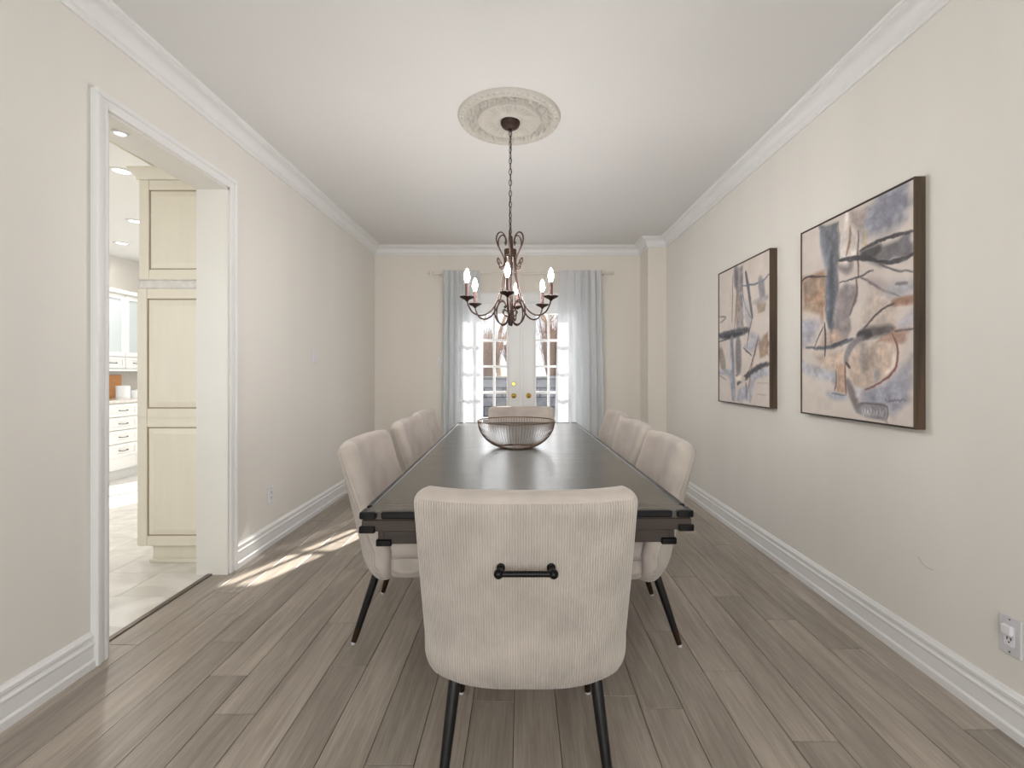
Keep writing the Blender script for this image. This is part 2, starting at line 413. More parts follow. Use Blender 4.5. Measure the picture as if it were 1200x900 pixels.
# doorway casing + jamb lining
ca = MB()
def casing_leg(y0, y1, outer_first):
    a, b = (y0, y1)
    ca.box(XL - .001, XL + .020, a + .002, b - .002, 0, DZ + CASW - .002)
    if outer_first: ca.box(XL, XL + .031, a, a + .022, 0, DZ + CASW - .0215, .004)
    else: ca.box(XL, XL + .031, b - .022, b, 0, DZ + CASW - .0215, .004)
casing_leg(DY0 - CASW, DY0, True); casing_leg(DY1, DY1 + CASW, False)
ca.box(XL - .001, XL + .020, DY0 - .001, DY1 + .001, DZ + .002, DZ + CASW - .002); ca.box(XL, XL + .031, DY0 - CASW, DY1 + CASW, DZ + CASW - .022, DZ + CASW + .001, .004)
ca.box(XL, XL + .024, DY0 - .016, DY0, 0, DZ, .003); ca.box(XL, XL + .024, DY1, DY1 + .016, 0, DZ, .003); ca.box(XL, XL + .024, DY0, DY1, DZ, DZ + .016, .003)
t2 = struct(ca.build('trim_2', 'trim_white')); t2['label'] = 'white moulded casing round the kitchen doorway'
jb = MB(); jb.box(XLO - .004, XL + .012, DY0 - .001, DY0 + .014, 0, DZ); jb.box(XLO - .004, XL + .012, DY1 - .014, DY1 + .001, 0, DZ); jb.box(XLO - .004, XL + .012, DY0, DY1, DZ - .014, DZ + .001)
jb.build('jamb_lining', 'jamb_paint', t2)
th = struct(MB().box(-1.875, -1.845, DY0, DY1, -0.01, .007, .003).build('trim_3', 'threshold_metal')); th['label'] = 'thin metal threshold strip between plank and tile floors'

# ------------------------------------------------------------------ French doors
dc = MB()   # casing round the doors
dc.box(-DHW - .075, -DHW, YB - .02, YB, 0, DTOP + .09); dc.box(DHW, DHW + .075, YB - .02, YB, 0, DTOP + .09)
dc.box(-DHW, DHW, YB - .02, YB, DTOP, DTOP + .075); dc.box(-DHW - .09, DHW + .09, YB - .034, YB, DTOP + .075, DTOP + .098, .004)
dc.box(-DHW, DHW, YB, YB + .15, DTOP - .02, DTOP); dc.box(-DHW, -DHW + .02, YB, YB + .15, 0, DTOP); dc.box(DHW - .02, DHW, YB, YB + .15, 0, DTOP)
dc.box(-DHW + .02, DHW - .02, YB, YB + .15, 0, .02)
t4 = struct(dc.build('trim_4', 'trim_white')); t4['label'] = 'white casing and head trim round the French doors'
def french(name, sgn, label):
    x0, x1 = (-DHW + .022, -.003) if sgn < 0 else (.003, DHW - .022)
    gx0, gx1 = (-.632, -.178) if sgn < 0 else (.178, .632)
    gz0, gz1 = .335, 1.915; y0, y1 = YB + .02, YB + .062
    fr = MB(); zt = DTOP - .024
    fr.box(x0, gx0, y0, y1, .022, zt); fr.box(gx1, x1, y0, y1, .022, zt); fr.box(gx0, gx1, y0, y1, .022, gz0); fr.box(gx0, gx1, y0, y1, gz1, zt)
    d = struct(fr.build(name, 'trim_white')); d['label'] = label
    cw, rh = (gx1 - gx0) / 3, (gz1 - gz0) / 5
    for i in (1, 2): MB().box(gx0 + cw * i - .014, gx0 + cw * i + .014, y0 - .004, y1 - .006, gz0, gz1, .004).build('muntin', 'trim_white', d)
    for j in (1, 2, 3, 4): MB().box(gx0, gx1, y0 - .003, y1 - .007, gz0 + rh * j - .014, gz0 + rh * j + .014, .004).build('muntin', 'trim_white', d)
    bd = MB()
    bd.box(gx0 - .018, gx0, y0 - .012, y0, gz0 - .018, gz1 + .018, .004); bd.box(gx1, gx1 + .018, y0 - .012, y0, gz0 - .018, gz1 + .018, .004)
    bd.box(gx0, gx1, y0 - .012, y0, gz0 - .018, gz0, .004); bd.box(gx0, gx1, y0 - .012, y0, gz1, gz1 + .018, .004)
    bd.build('glazing_bead', 'trim_white', d)
    for i in range(3):
        for j in range(5):
            MB().box(gx0 + cw * i + .012, gx0 + cw * (i + 1) - .012, y0 + .018, y0 + .022, gz0 + rh * j + .012, gz0 + rh * (j + 1) - .012).build('pane', 'pane_glass', d)
    def knob(x, z, rose, ball, nm):
        k = MB(); pr = [(1e-4, 0), (rose, 0), (rose, .006), (rose * .6, .012), (.009, .014), (.009, .03), (ball * .7, .034), (ball, .045), (ball * .95, .054), (ball * .6, .062), (1e-4, .065)]
        k.lathe(pr, 20); ob = k.build(nm, 'brass', d, smooth=True); ob.location = (x, y0 - .001, z); ob.rotation_euler = (PI / 2, 0, 0)
    xk = -.092 if sgn < 0 else .088
    knob(xk, .930, .032, .028, 'door_knob')
    if sgn < 0:
        k = MB(); k.lathe([(1e-4, 0), (.026, 0), (.026, .012), (.020, .018), (1e-4, .018)], 20); k.box(-.005, .005, -.018, .018, .018, .03)
        ob = k.build('deadbolt', 'brass', d, smooth=True); ob.location = (xk, y0 - .001, 1.072); ob.rotation_euler = (PI / 2, 0, 0)
        MB().box(-.018, .018, y0 - .016, y0, .03, zt, .004).build('astragal', 'trim_white', d)
    return d
french('door_1', -1, 'white French door with brass deadbolt above its knob')
french('door_2', 1, 'white French door with a brass knob and no deadbolt')

# ------------------------------------------------------------------ kitchen beyond the doorway
KX, KY0, KY1, KZ, SX = -5.08, 0.9, 6.8, 2.66, -2.62
kf = struct(MB().box(KX - .1, -1.875, KY0, KY1, -.06, -.003).build('floor_kitchen', 'grout')); kf['label'] = 'white marble tiled kitchen floor'
TX, TY = .61, .30
tile = MB().box(-TX / 2 + .0015, TX / 2 - .0015, -TY / 2 + .0015, TY / 2 - .0015, -.008, 0, .001).mesh('tile'); tile.materials.append(M['marble_tile'])
y = 2.53 - 5 * TY; r = 0
while y < KY1 - .05:
    x = -1.876 - TX / 2 - (0.0 if r % 2 else -.0)
    sh = 0 if r % 2 == 0 else TX / 2
    xs = -1.876 + 0
    a = xs - (TX if not sh else sh)
    if sh:
        MB().box(-sh / 2 + .0015, sh / 2 - .0015, -TY / 2 + .0015, TY / 2 - .0015, -.008, 0, .001).build('tile', 'marble_tile', kf, loc=(xs - sh / 2, y + TY / 2, 0))
    else: obj_from('tile', tile, kf, (xs - TX / 2, y + TY / 2, 0))
    while a > KX + .05:
        obj_from('tile', tile, kf, (a - TX / 2, y + TY / 2, 0)); a -= TX
    y += TY; r += 1
struct(MB().box(KX - .12, KX, KY0, KY1 + .12, -.05, ZC).build('wall_kitchen_side', 'wall_paint'))
kb = MB(); kwx0, kwx1, kwz0, kwz1 = -3.6, -2.45, .12, 2.3
kb.box(KX, kwx0, KY1, KY1 + .12, 0, ZC); kb.box(kwx1, XLO, KY1, KY1 + .12, 0, ZC); kb.box(kwx0, kwx1, KY1, KY1 + .12, 0, kwz0); kb.box(kwx0, kwx1, KY1, KY1 + .12, kwz1, ZC)
kb.box(XLO - .12, XLO, YB + .15, KY1, 0, ZC)
struct(kb.build('wall_kitchen_back', 'wall_paint'))
kq = MB(); kq.box(KX, -4.3, KY0 - .12, KY0, 0, ZC); kq.box(-2.5, XLO, KY0 - .12, KY0, 0, ZC); kq.box(-4.3, -2.5, KY0 - .12, KY0, 0, .7); kq.box(-4.3, -2.5, KY0 - .12, KY0, 2.3, ZC)
struct(kq.build('wall_kitchen_front', 'wall_paint'))
wn = MB()
for x in (-4.3, -3.4, -2.5): wn.box(x - .03, x + .03, KY0 - .09, KY0 - .04, .7, 2.3)
for z in (.7, 2.3): wn.box(-4.3, -2.5, KY0 - .09, KY0 - .04, z - .03, z + .03)
w3 = struct(wn.build('added_window_3', 'trim_white')); w3['label'] = 'unseen white framed window added to light the pantry cabinet'  # invented window, out of view, for the lamp that lights the pantry
for a, b in ((-4.3, -3.4), (-3.4, -2.5)): MB().box(a + .03, b - .03, KY0 - .068, KY0 - .064, .73, 2.27).build('pane', 'pane_glass', w3)
wn = MB()
for x in (kwx0, -3.02, kwx1): wn.box(x - .03, x + .03, KY1 + .03, KY1 + .08, kwz0, kwz1)
for z in (kwz0, kwz1): wn.box(kwx0, kwx1, KY1 + .03, KY1 + .08, z - .03, z + .03)
w2 = struct(wn.build('window_2', 'trim_white')); w2['label'] = 'tall white framed kitchen window'
for a, b in ((kwx0, -3.02), (-3.02, kwx1)): MB().box(a + .03, b - .03, KY1 + .052, KY1 + .056, kwz0 + .03, kwz1 - .03).build('pane', 'pane_glass', w2)
kc = MB(); kc.box(KX, XLO, KY0, KY1, KZ, ZC + .1)
kco = struct(kc.build('ceiling_kitchen', 'ceiling_paint'))
MB().box(-2.43, XLO, KY0, KY1, 2.567, KZ - .001).build('soffit', 'soffit_paint', kco)
for i, (x, y, z, lab) in enumerate([(-1.83, 2.14, DZ - .0145, 'small round puck light in the header of the kitchen doorway'), (-2.88, 3.38, KZ, 'round recessed ceiling light just beyond the kitchen soffit edge'),
                         (-3.70, 4.50, KZ, 'round recessed ceiling light in the middle of the kitchen ceiling'), (-4.48, 5.26, KZ, 'round recessed ceiling light over the kitchen drawers')]):
    t = thing('recessed_light', lab, 'ceiling light', (x, y, z))
    q = .42 if i == 0 else 1
    MB().lathe([(.05 * q, -.002), (.055 * q, -.008), (.072 * q, -.008), (.076 * q, 0)], 24).build('trim_ring', 'lamp_trim', t, smooth=True)
    MB().lathe([(1e-4, -.003), (.05 * q, -.003), (.05 * q, -.001), (1e-4, -.001)], 24).build('lens', 'downlight_glow', t)
    area('downlight', (x, y, z - .02), (0, 0, 0), .09 * q, .09, 7 if i else .4, (1, .96, .9), 'DISK')

# raised-panel tall cabinet by the doorway
cx0, cx1, cy0, cy1 = -2.42, XLO, 2.975, 3.65
def raised_panel(parent, x0, x1, z0, z1, y, name='end_panel'):
    """framed raised panel facing -Y with its tan groove"""
    fr = MB(); fw = .062
    fr.box(x0, x0 + fw, y - .02, y, z0, z1, .003); fr.box(x1 - fw, x1, y - .02, y, z0, z1, .003)
    fr.box(x0 + fw, x1 - fw, y - .02, y, z0, z0 + fw, .003); fr.box(x0 + fw, x1 - fw, y - .02, y, z1 - fw, z1, .003)
    f = fr.build(name, 'cabinet_cream', parent)
    a0, a1, b0, b1 = x0 + fw, x1 - fw, z0 + fw, z1 - fw
    g = MB(); g.box(a0, a1, y - .010, y - .002, b0, b1); g.build('tan_groove', 'cabinet_tan', f)
    p = MB(); c = .008; d = .042
    V = [(a0 + c, y - .010, b0 + c), (a1 - c, y - .010, b0 + c), (a1 - c, y - .010, b1 - c), (a0 + c, y - .010, b1 - c),
         (a0 + c, y - .013, b0 + c), (a1 - c, y - .013, b0 + c), (a1 - c, y - .013, b1 - c), (a0 + c, y - .013, b1 - c),
         (a0 + d, y - .020, b0 + d), (a1 - d, y - .020, b0 + d), (a1 - d, y - .020, b1 - d), (a0 + d, y - .020, b1 - d)]
    p.add(V, [(0, 1, 5, 4), (1, 2, 6, 5), (2, 3, 7, 6), (3, 0, 4, 7), (4, 5, 9, 8), (5, 6, 10, 9), (6, 7, 11, 10), (7, 4, 8, 11), (8, 9, 10, 11)])
    p.build('raised_field', 'cabinet_cream', f)
    return f
tc_ = thing('pantry_cabinet', 'tall cream raised-panel cabinet standing just inside the kitchen doorway', 'cabinet', (0, 0, 0))
pc = MB(); pc.box(cx0, cx1 - .003, cy0, cy1, .115, 2.44); pc.build('body', 'cabinet_cream', tc_)
kk = MB(); kk.box(cx0 + .07, cx1 - .003, cy0 + .02, cy1, 0, .115); kk.box(cx0 + .055, cx1 - .003, cy0 + .005, cy0 + .02, 0, .022, .004); kk.build('toe_kick', 'cabinet_cream', tc_)
px1 = cx1 - .004
raised_panel(tc_, cx0, px1, .115, .925, cy0); raised_panel(tc_, cx0, px1, .918, 1.735, cy0); raised_panel(tc_, cx0 + .012, px1, 1.795, 2.42, cy0)
mr_ = MB(); mr_.box(cx0 + .006, px1, cy0 - .010, cy0, 1.735, 1.795, .003); mr_.box(cx0 + .004, px1, cy0 - .020, cy0, 1.733, 1.742, .003); mr_.box(cx0 + .004, px1, cy0 - .020, cy0, 1.788, 1.797, .003); mr_.build('mid_rail', 'counter_stone', tc_)
MB().box(cx0 + .012, px1, cy0 - .004, cy0 - .001, 2.42, 2.426).build('tan_line', 'cabinet_tan', tc_)
cw_ = sweep([(cx0, cy1), (cx0, cy0), (px1, cy0)], [(d, z) for d, z in [(0, 2.425), (.012, 2.425), (.015, 2.442), (.02, 2.448), (.03, 2.466), (.041, 2.480), (.045, 2.483), (.045, 2.497), (0, 2.497)]])
cw_.build('cornice', 'cabinet_cream', tc_, smooth=30)

# cabinets along the kitchen side wall, facing +X
def box_x(mb, x, y0, y1, z0, z1, t, b=.003): mb.box(x - t, x, y0, y1, z0, z1, b)
def drawer_front(parent, x, y0, y1, z0, z1):
    f = MB(); fw = min(.035, (z1 - z0) * .25)
    f.box(x, x + .012, y0, y1, z0, z1, .002); f.box(x + .012, x + .02, y0, y0 + fw, z0, z1, .002); f.box(x + .012, x + .02, y1 - fw, y1, z0, z1, .002)
    f.box(x + .012, x + .02, y0 + fw, y1 - fw, z0, z0 + fw, .002); f.box(x + .012, x + .02, y0 + fw, y1 - fw, z1 - fw, z1, .002)
    d = f.build('drawer', 'cabinet_white', parent)
    c = (y0 + y1) / 2; zc = (z0 + z1) / 2; hw = min(.055, (y1 - y0) * .22)
    MB().tube(catmull([(x + .012, c - hw, zc), (x + .036, c - hw * .8, zc - .004), (x + .040, c, zc - .006), (x + .036, c + hw * .8, zc - .004), (x + .012, c + hw, zc)], 4), .005, 6).build('handle', 'steel', d, smooth=True)
BX, UX = -4.52, -4.76
ys = [4.31, 4.71, 5.11, 5.51, 5.91, 6.31]
nb = ['nearest the recessed doorway', 'second from the open end', 'below the cutting board', 'below the white canisters', 'closest to the kitchen window']
for i in range(5):
    t = thing('drawer_cabinet', 'white four-drawer kitchen base cabinet ' + ['at the open end of the counter', 'second from the open end of the counter', 'in the middle of the counter row', 'next to last before the kitchen window', 'closest to the kitchen window'][i], 'cabinet', (0, 0, 0))
    a, b = ys[i], ys[i + 1]
    MB().box(KX, BX, a + .001, b - .001, .12, .865).build('body', 'cabinet_white', t)
    MB().box(KX, BX - .06, a + .001, b - .001, 0, .12).build('toe_kick', 'cabinet_white', t)
    for z0, z1 in ((.715, .855), (.565, .705), (.415, .555), (.265, .405)): drawer_front(t, BX, a + .006, b - .006, z0, z1)
tag(MB().box(KX, BX + .03, ys[0] - .02, ys[-1] + .02, .866, .902, .006).build('countertop', 'counter_stone'), 'pale stone countertop along the white kitchen drawers', 'countertop')
for i in range(2):
    a, b = ((4.92, 5.62), (5.62, 6.32))[i]
    t = thing('wall_cabinet', ('white glass-door wall cabinet above the cutting board', 'white glass-door wall cabinet on the window side of its twin')[i], 'cabinet', (0, 0, 0))
    MB().box(KX, UX, a + .001, b - .001, 1.25, 2.14).build('body', 'cabinet_white', t)
    MB().box(KX, UX + .03, a + .001, b - .001, 1.225, 1.25, .003).build('bottom_board', 'cabinet_white', t)
    MB().box(KX, UX + .045, a + .001, b - .001, 2.14, 2.19, .012).build('cornice', 'cabinet_white', t)
    for j in range(2):
        y0, y1 = a + .35 * j + .004, a + .35 * (j + 1) - .004; fw = .05
        f = MB(); f.box(UX, UX + .02, y0, y0 + fw, 1.40, 2.13, .003); f.box(UX, UX + .02, y1 - fw, y1, 1.40, 2.13, .003); f.box(UX, UX + .02, y0 + fw, y1 - fw, 1.40, 1.40 + fw, .003); f.box(UX, UX + .02, y0 + fw, y1 - fw, 2.13 - fw, 2.13, .003)
        d = f.build('door', 'cabinet_white', t)
        MB().box(UX + .002, UX + .008, y0 + fw, y1 - fw, 1.40 + fw, 2.13 - fw).build('pane', 'frosted_glass', d)
        yk = y1 - .022 if j == 0 else y0 + .022
        MB().sphere((UX + .032, yk, 1.50), .011, 10, 6).tube([(UX + .018, yk, 1.50), (UX + .03, yk, 1.50)], .005, 6).build('knob', 'steel', d, smooth=True)
        drawer_front(t, UX, y0, y1, 1.262, 1.388)
cb = MB(); cb.box(-4.96, -4.935, 5.58, 5.80, .903, 1.18, .008); o = tag(cb.build('cutting_board', 'board_wood'), 'orange-brown wooden cutting board leaning upright on the counter', 'cutting board')
def canister(y, r, h, lab):
    t = thing('canister', lab, 'canister', (-4.72, y, .902)); 
    MB().lathe([(1e-4, 0), (r, 0), (r, h * .85), (r * .97, h * .88), (1e-4, h * .88)], 20).build('jar', 'ceramic', t, smooth=30)
    MB().lathe([(1e-4, h * .88), (r * 1.02, h * .88), (r * 1.02, h * .97), (r * .3, h), (1e-4, h)], 20).build('lid', 'ceramic', t, smooth=30)
canister(5.56, .07, .155, 'larger white ceramic canister in front of the cutting board'); canister(5.715, .052, .10, 'smaller white ceramic canister on the kitchen counter')

# ------------------------------------------------------------------ garden seen through the doors
gp = struct(MB().box(-8, 10, YB + .15, 10, -.25, -.12).build('ground', 'patio')); gp['label'] = 'grey paved ground outside the French doors'
gl_ = struct(MB().box(-25, 25, 10.3, 40, .6, 1.09).build('ground_lawn', 'dry_grass')); gl_['label'] = 'dry yellow lawn on the terrace above the stone wall'
gw = thing('garden_wall', 'grey stone block retaining wall across the garden', 'garden wall', (0, 10.15, 0))
MB().box(-8, 10, -.10, .15, -.2, 1.08).build('core', 'mortar', gw)
bk = [MB().box(-.2 + q, .2 - q, -.03 - q, .05, -.098 + q, .098 - q, .012).mesh('block') for q in (.004, .008, .006)]
for me in bk: me.materials.append(M['stone'])
for r_ in range(6):
    for c_ in range(24): obj_from('block', bk[(r_ * 5 + c_ * 3) % 3], gw, (-4.6 + c_ * .4 + (r_ % 2) * .2, -.10, -.02 + r_ * .2))
MB().box(-8, 10, -.16, .18, 1.08, 1.13, .01).build('coping', 'stone', gw)
def branch(mb, p, d, L, r, depth, rnd):
    q = p + d * L; mid = p + d * L * .5 + Vector((rnd.uniform(-1, 1), rnd.uniform(-1, 1), rnd.uniform(-.4, .4))) * L * .06
    mb.tube([p, mid, q], [r, r * .85, r * .65], 4 if depth < 3 else 5, cap=False)
    if depth <= 0: return
    for k in range(rnd.choice((2, 3, 3))):
        a = Vector((rnd.gauss(0, 1), rnd.gauss(0, 1), rnd.gauss(0.15, .6))).normalized()
        nd = (d + a * rnd.uniform(.45, .8)).normalized()
        branch(mb, p + d * L * rnd.uniform(.55, 1.0), nd, L * rnd.uniform(.6, .85), r * .58, depth - 1, rnd)
for i, (x, y, h) in enumerate([(-7.6, 17, 1.9), (-3.2, 22.5, 1.9), (-.8, 17.2, 1.7), (1.4, 21, 1.9), (2.9, 17.6, 1.8), (6.9, 21, 2.2)]):
    rnd = random.Random(40 + i); mb = MB(); branch(mb, Vector((0, 0, -.05)), Vector((rnd.uniform(-.05, .05), 0, 1)).normalized(), h, .11, 6, rnd)
    o = mb.build('bare_tree', 'bark_pale', smooth=False, fix=False, loc=(x, y, 1.09))
    tag(o, 'bare pale tree rising behind the row of leafless shrubs', 'tree', 'bare trees in the garden')
shr = []
for v in range(3):
    rnd = random.Random(90 + v); mb = MB()
    for k in range(330):
        a = rnd.uniform(0, 2 * PI); tl_ = rnd.uniform(.1, .75); h = rnd.uniform(1.2, 2.9); rr = rnd.uniform(0, .45)
        p = Vector((rr * math.cos(a), rr * math.sin(a), -.02)); q = p + Vector((math.cos(a) * tl_ * h * .5, math.sin(a) * tl_ * h * .5, h))
        md = (p + q) / 2 + Vector((rnd.uniform(-.12, .12), rnd.uniform(-.12, .12), 0))
        mb.tube([p, md, q], [.020, .016, .008], 3, cap=False)
        for j in range(2):
            s_ = p.lerp(q, rnd.uniform(.4, .9)); mb.tube([s_, s_ + Vector((rnd.uniform(-.4, .4), rnd.uniform(-.4, .4), rnd.uniform(.1, .5)))], [.011, .006], 3, cap=False)
    me = mb.mesh('shrub', False, False); me.materials.append(M['bark_brown']); shr.append(me)
for i in range(8):
    o = obj_from('bare_shrub', shr[i % 3], None, (-4.0 + i * .98 + (i % 2) * .08, 13.2 + (i % 3) * .45, 1.09), i * 1.3); o.scale = (.5, .5, .40 + .09 * ((i * 7) % 4))
    tag(o, 'reddish-brown leafless shrub in the row above the stone wall', 'shrub', 'leafless shrubs in the garden')

# ------------------------------------------------------------------ curtains and rod
CYN = 5.555
rd = thing('curtain_rod', 'slim cream curtain rod with ball ends above the French doors', 'curtain rod', (0, CYN, 2.385))
MB().tube([(-1.03, 0, 0), (1.03, 0, 0)], .010, 10).build('rod', 'rod_white', rd, smooth=40)
for s in (-1, 1):
    MB().lathe([(1e-4, 0), (.014, 0), (.014, .012), (.008, .018), (.02, .03), (.024, .044), (.016, .06), (1e-4, .066)], 14).build('finial', 'rod_white', rd, smooth=True).matrix_local = Matrix.Translation((s * 1.03, 0, 0)) @ Matrix.Rotation(s * PI / 2, 4, 'Y')
    MB().box(s * .975 - .008, s * .975 + .008, -.012, YB - CYN, -.012, .012, .002).build('bracket', 'rod_white', rd)
def curtain(xa0, xb0, xa1, xb1, dens_side, label):
    nu, nv = 150, 36; mb = MB()
    rnd = random.Random(5 if dens_side < 0 else 9)
    ph = [rnd.uniform(0, 6.28) for _ in range(6)]
    def fn(i, j):
        u = i / (nu - 1); v = j / (nv - 1)               # v 0 top -> 1 bottom
        z = 2.412 - v * 2.39
        e = (1 - u) if dens_side < 0 else u             # 1 on the gathered side
        g = min(1, max(0, (e - .30) / .25)); 
        uu = u
        x = (xa0 + (xa1 - xa0) * v) * (1 - uu) + (xb0 + (xb1 - xb0) * v) * uu
        phase = e * (2 * PI * 5.2) + e * e * 5 + .35 * math.sin(3 * v + ph[0])
        amp = (.011 + .026 * g) * (0.75 + .35 * v)
        y = amp * math.sin(phase) + .006 * math.sin(2.3 * phase + ph[1] + 2 * v) * g
        head = max(0, 1 - v / .035)
        y = y * (1 - .25 * head) + head * .006 * math.sin(e * 95)
        x += .010 * g * math.cos(phase * 1.0 + .6)
        return (x, y - .004, z)
    mb.grid(fn, nu, nv)
    o = mb.build('curtain', 'sheer_curtain', None, smooth='all', fix=False, loc=(0, CYN - .03, 0)); tag(o, label, 'curtain')
    return o
curtain(-.925, -.485, -.955, -.475, -1, 'pale grey sheer curtain beside the light switch')
curtain(.440, .935, .375, .985, 1, 'pale grey sheer curtain beside the wall pillar')

# ------------------------------------------------------------------ ceiling medallion
def medallion():
    R = .306; nr, nt_ = 96, 432; mb = MB()
    rs = [R * (k / (nr - 1)) for k in range(nr)]
    def depth(r, a):
        q = r / R
        if q > .985: return .004 * (1 - q) / .015
        if q > .87:
            t = (q - .87) / .115; d = .014 + .008 * math.sin(PI * t) ** .6
            if .28 < t < .74: d -= .016 * max(0, math.cos(a * 48)) ** 2 * math.sin(PI * (t - .28) / .46)
            return d
        if q > .845: return .026
        if q > .62:
            t = (q - .62) / .225; s = math.sin(PI * t)
            l1 = abs(math.sin(a * 12 + 2.6 * math.sin(PI * t))); l2 = abs(math.sin(a * 24 - 5 * t)); l3 = math.sin(a * 48 + 9 * t)
            return .002 + s * (.026 * l1 * l2 + .014 * l3 * l1 + .002)
        if q > .575: return .014 + .014 * math.sin(PI * (q - .575) / .045)
        if q > .27:
            t = (q - .27) / .305; return .026 - .020 * math.sin(PI * t * .9 + .2) + .010 * abs(math.cos(a * 18)) * math.sin(PI * t)
        if q > .20: return .022 + .009 * math.sin(PI * (q - .2) / .07)
        return .022
    P = [(0, 0, -.022)]; fs = []
    for k in range(1, nr):
        for i in range(nt_):
            a = 2 * PI * i / nt_; P.append((rs[k] * math.cos(a), rs[k] * math.sin(a), -depth(rs[k], a)))
    for i in range(nt_): fs.append((0, 1 + (i + 1) % nt_, 1 + i))
    for k in range(nr - 2):
        for i in range(nt_):
            i2 = (i + 1) % nt_; fs.append((1 + k * nt_ + i, 1 + k * nt_ + i2, 1 + (k + 1) * nt_ + i2, 1 + (k + 1) * nt_ + i))
    mb.add(P, fs); return mb.build('ceiling_medallion', 'medallion_plaster', None, smooth='all', fix=True)
CHX, CHY = -.072, 2.80
md = medallion(); md.location = (CHX, CHY, ZC); tag(md, 'round ornate plaster ceiling medallion above the chandelier', 'ceiling medallion')

# ------------------------------------------------------------------ chandelier
ch = thing('chandelier', 'dark bronze scrolled iron chandelier with six lit candle bulbs over the table', 'chandelier', (CHX + .006, CHY, 0))
zc0 = ZC - .022
MB().lathe([(1e-4, zc0), (.058, zc0), (.058, zc0 - .012), (.050, zc0 - .030), (.030, zc0 - .042), (.012, zc0 - .046), (.012, zc0 - .056), (1e-4, zc0 - .058)], 28).build('ceiling_canopy', 'chandelier_iron', ch, smooth=40)
lk = MB(); LL, LW = .019, .0085
lk.tube([(LW * math.cos(a), 0, LL * math.sin(a)) for a in [2 * PI * k / 16 for k in range(16)]], .0022, 6, closed=True)
lkm = lk.mesh('chain_link', True); lkm.materials.append(M['chandelier_iron'])
z = zc0 - .058 - .013; i = 0
while z > 2.045:
    o = obj_from('chain_link', lkm, ch, (0, 0, z), (i % 2) * PI / 2 + .5 + .12 * i); z -= .0325; i += 1
ctop = z + .018
MB().tube([(0.001, 0.001, zc0 - .05), (.004, .003, 2.4), (-.003, .003, 2.2), (.002, -.002, ctop)], .0018, 5).build('cord', 'black_metal', ch)
MB().lathe([(1e-4, ctop + .006), (.006, ctop + .004), (.006, ctop - .01), (.012, ctop - .02), (.009, 1.95), (.011, 1.935), (.008, 1.62), (.016, 1.56), (.010, 1.53), (.018, 1.512), (.012, 1.492), (1e-4, 1.484)], 16).build('center_stem', 'chandelier_iron', ch, smooth=40)
MB().lathe([(.024, 1.905), (.036, 1.903), (.037, 1.940), (.024, 1.942)], 28, closed=True).build('collar', 'ferrule', ch, smooth=40)
def polar(pts, a): return [(r * math.cos(a), r * math.sin(a), z) for r, z in pts]
RP, ZP = .272, 1.633
for k in range(6):
    a = -PI / 2 + k * PI / 3 + math.radians((-2, -1, 13, -7, -4, -4)[k])
    arm = MB().tube(catmull(polar([(.030, 1.925), (.034, 1.86), (.046, 1.76), (.066, 1.68), (.098, 1.605), (.140, 1.556), (.190, 1.538), (.236, 1.552), (.262, 1.588), (RP, ZP - .012)], a), 6), .0048, 8).build('arm', 'chandelier_iron', ch, smooth='all')
    MB().tube(catmull(polar([(.014, 1.540), (.036, 1.548), (.050, 1.566), (.040, 1.582), (.026, 1.574)], a), 6), .0032, 6).build('small_curl', 'chandelier_iron', arm, smooth='all')
    MB().tube(catmull(polar([(.012, 1.545), (.024, 1.508), (.052, 1.492), (.084, 1.512), (.101, 1.556), (.096, 1.604), (.074, 1.634), (.046, 1.632), (.030, 1.608), (.040, 1.594)], a), 6), .0046, 7).build('scroll', 'chandelier_iron', arm, smooth='all')
    MB().tube(catmull(polar([(.062, 1.862), (.080, 1.882), (.084, 1.862), (.076, 1.840), (.056, 1.832), (.040, 1.852), (.042, 1.885), (.062, 1.925), (.084, 1.965), (.090, 2.000), (.078, 2.028), (.056, 2.036), (.036, 2.018), (.030, 1.990), (.038, 1.972)], a), 6), .0044, 7).build('crown_scroll', 'chandelier_iron', ch, smooth='all')
    x, y = RP * math.cos(a), RP * math.sin(a)
    cd = MB().lathe([(1e-4, -.022), (.006, -.02), (.012, -.012), (.036, .000), (.043, .006), (.041, .008), (.030, .004), (.012, .003), (1e-4, .003)], 24).build('candle_cup', 'chandelier_iron', ch, smooth=40, loc=(x, y, ZP))
    MB().lathe([(1e-4, .003), (.0105, .003), (.0105, .086), (1e-4, .086)], 16).build('candle_sleeve', 'candle_sleeve', cd, smooth=40)
    MB().lathe([(1e-4, .086), (.007, .087), (.010, .096), (.0150, .112), (.0160, .122), (.0135, .138), (.008, .154), (.003, .164), (1e-4, .167)], 14).build('bulb', 'bulb_glow', cd, smooth='all')

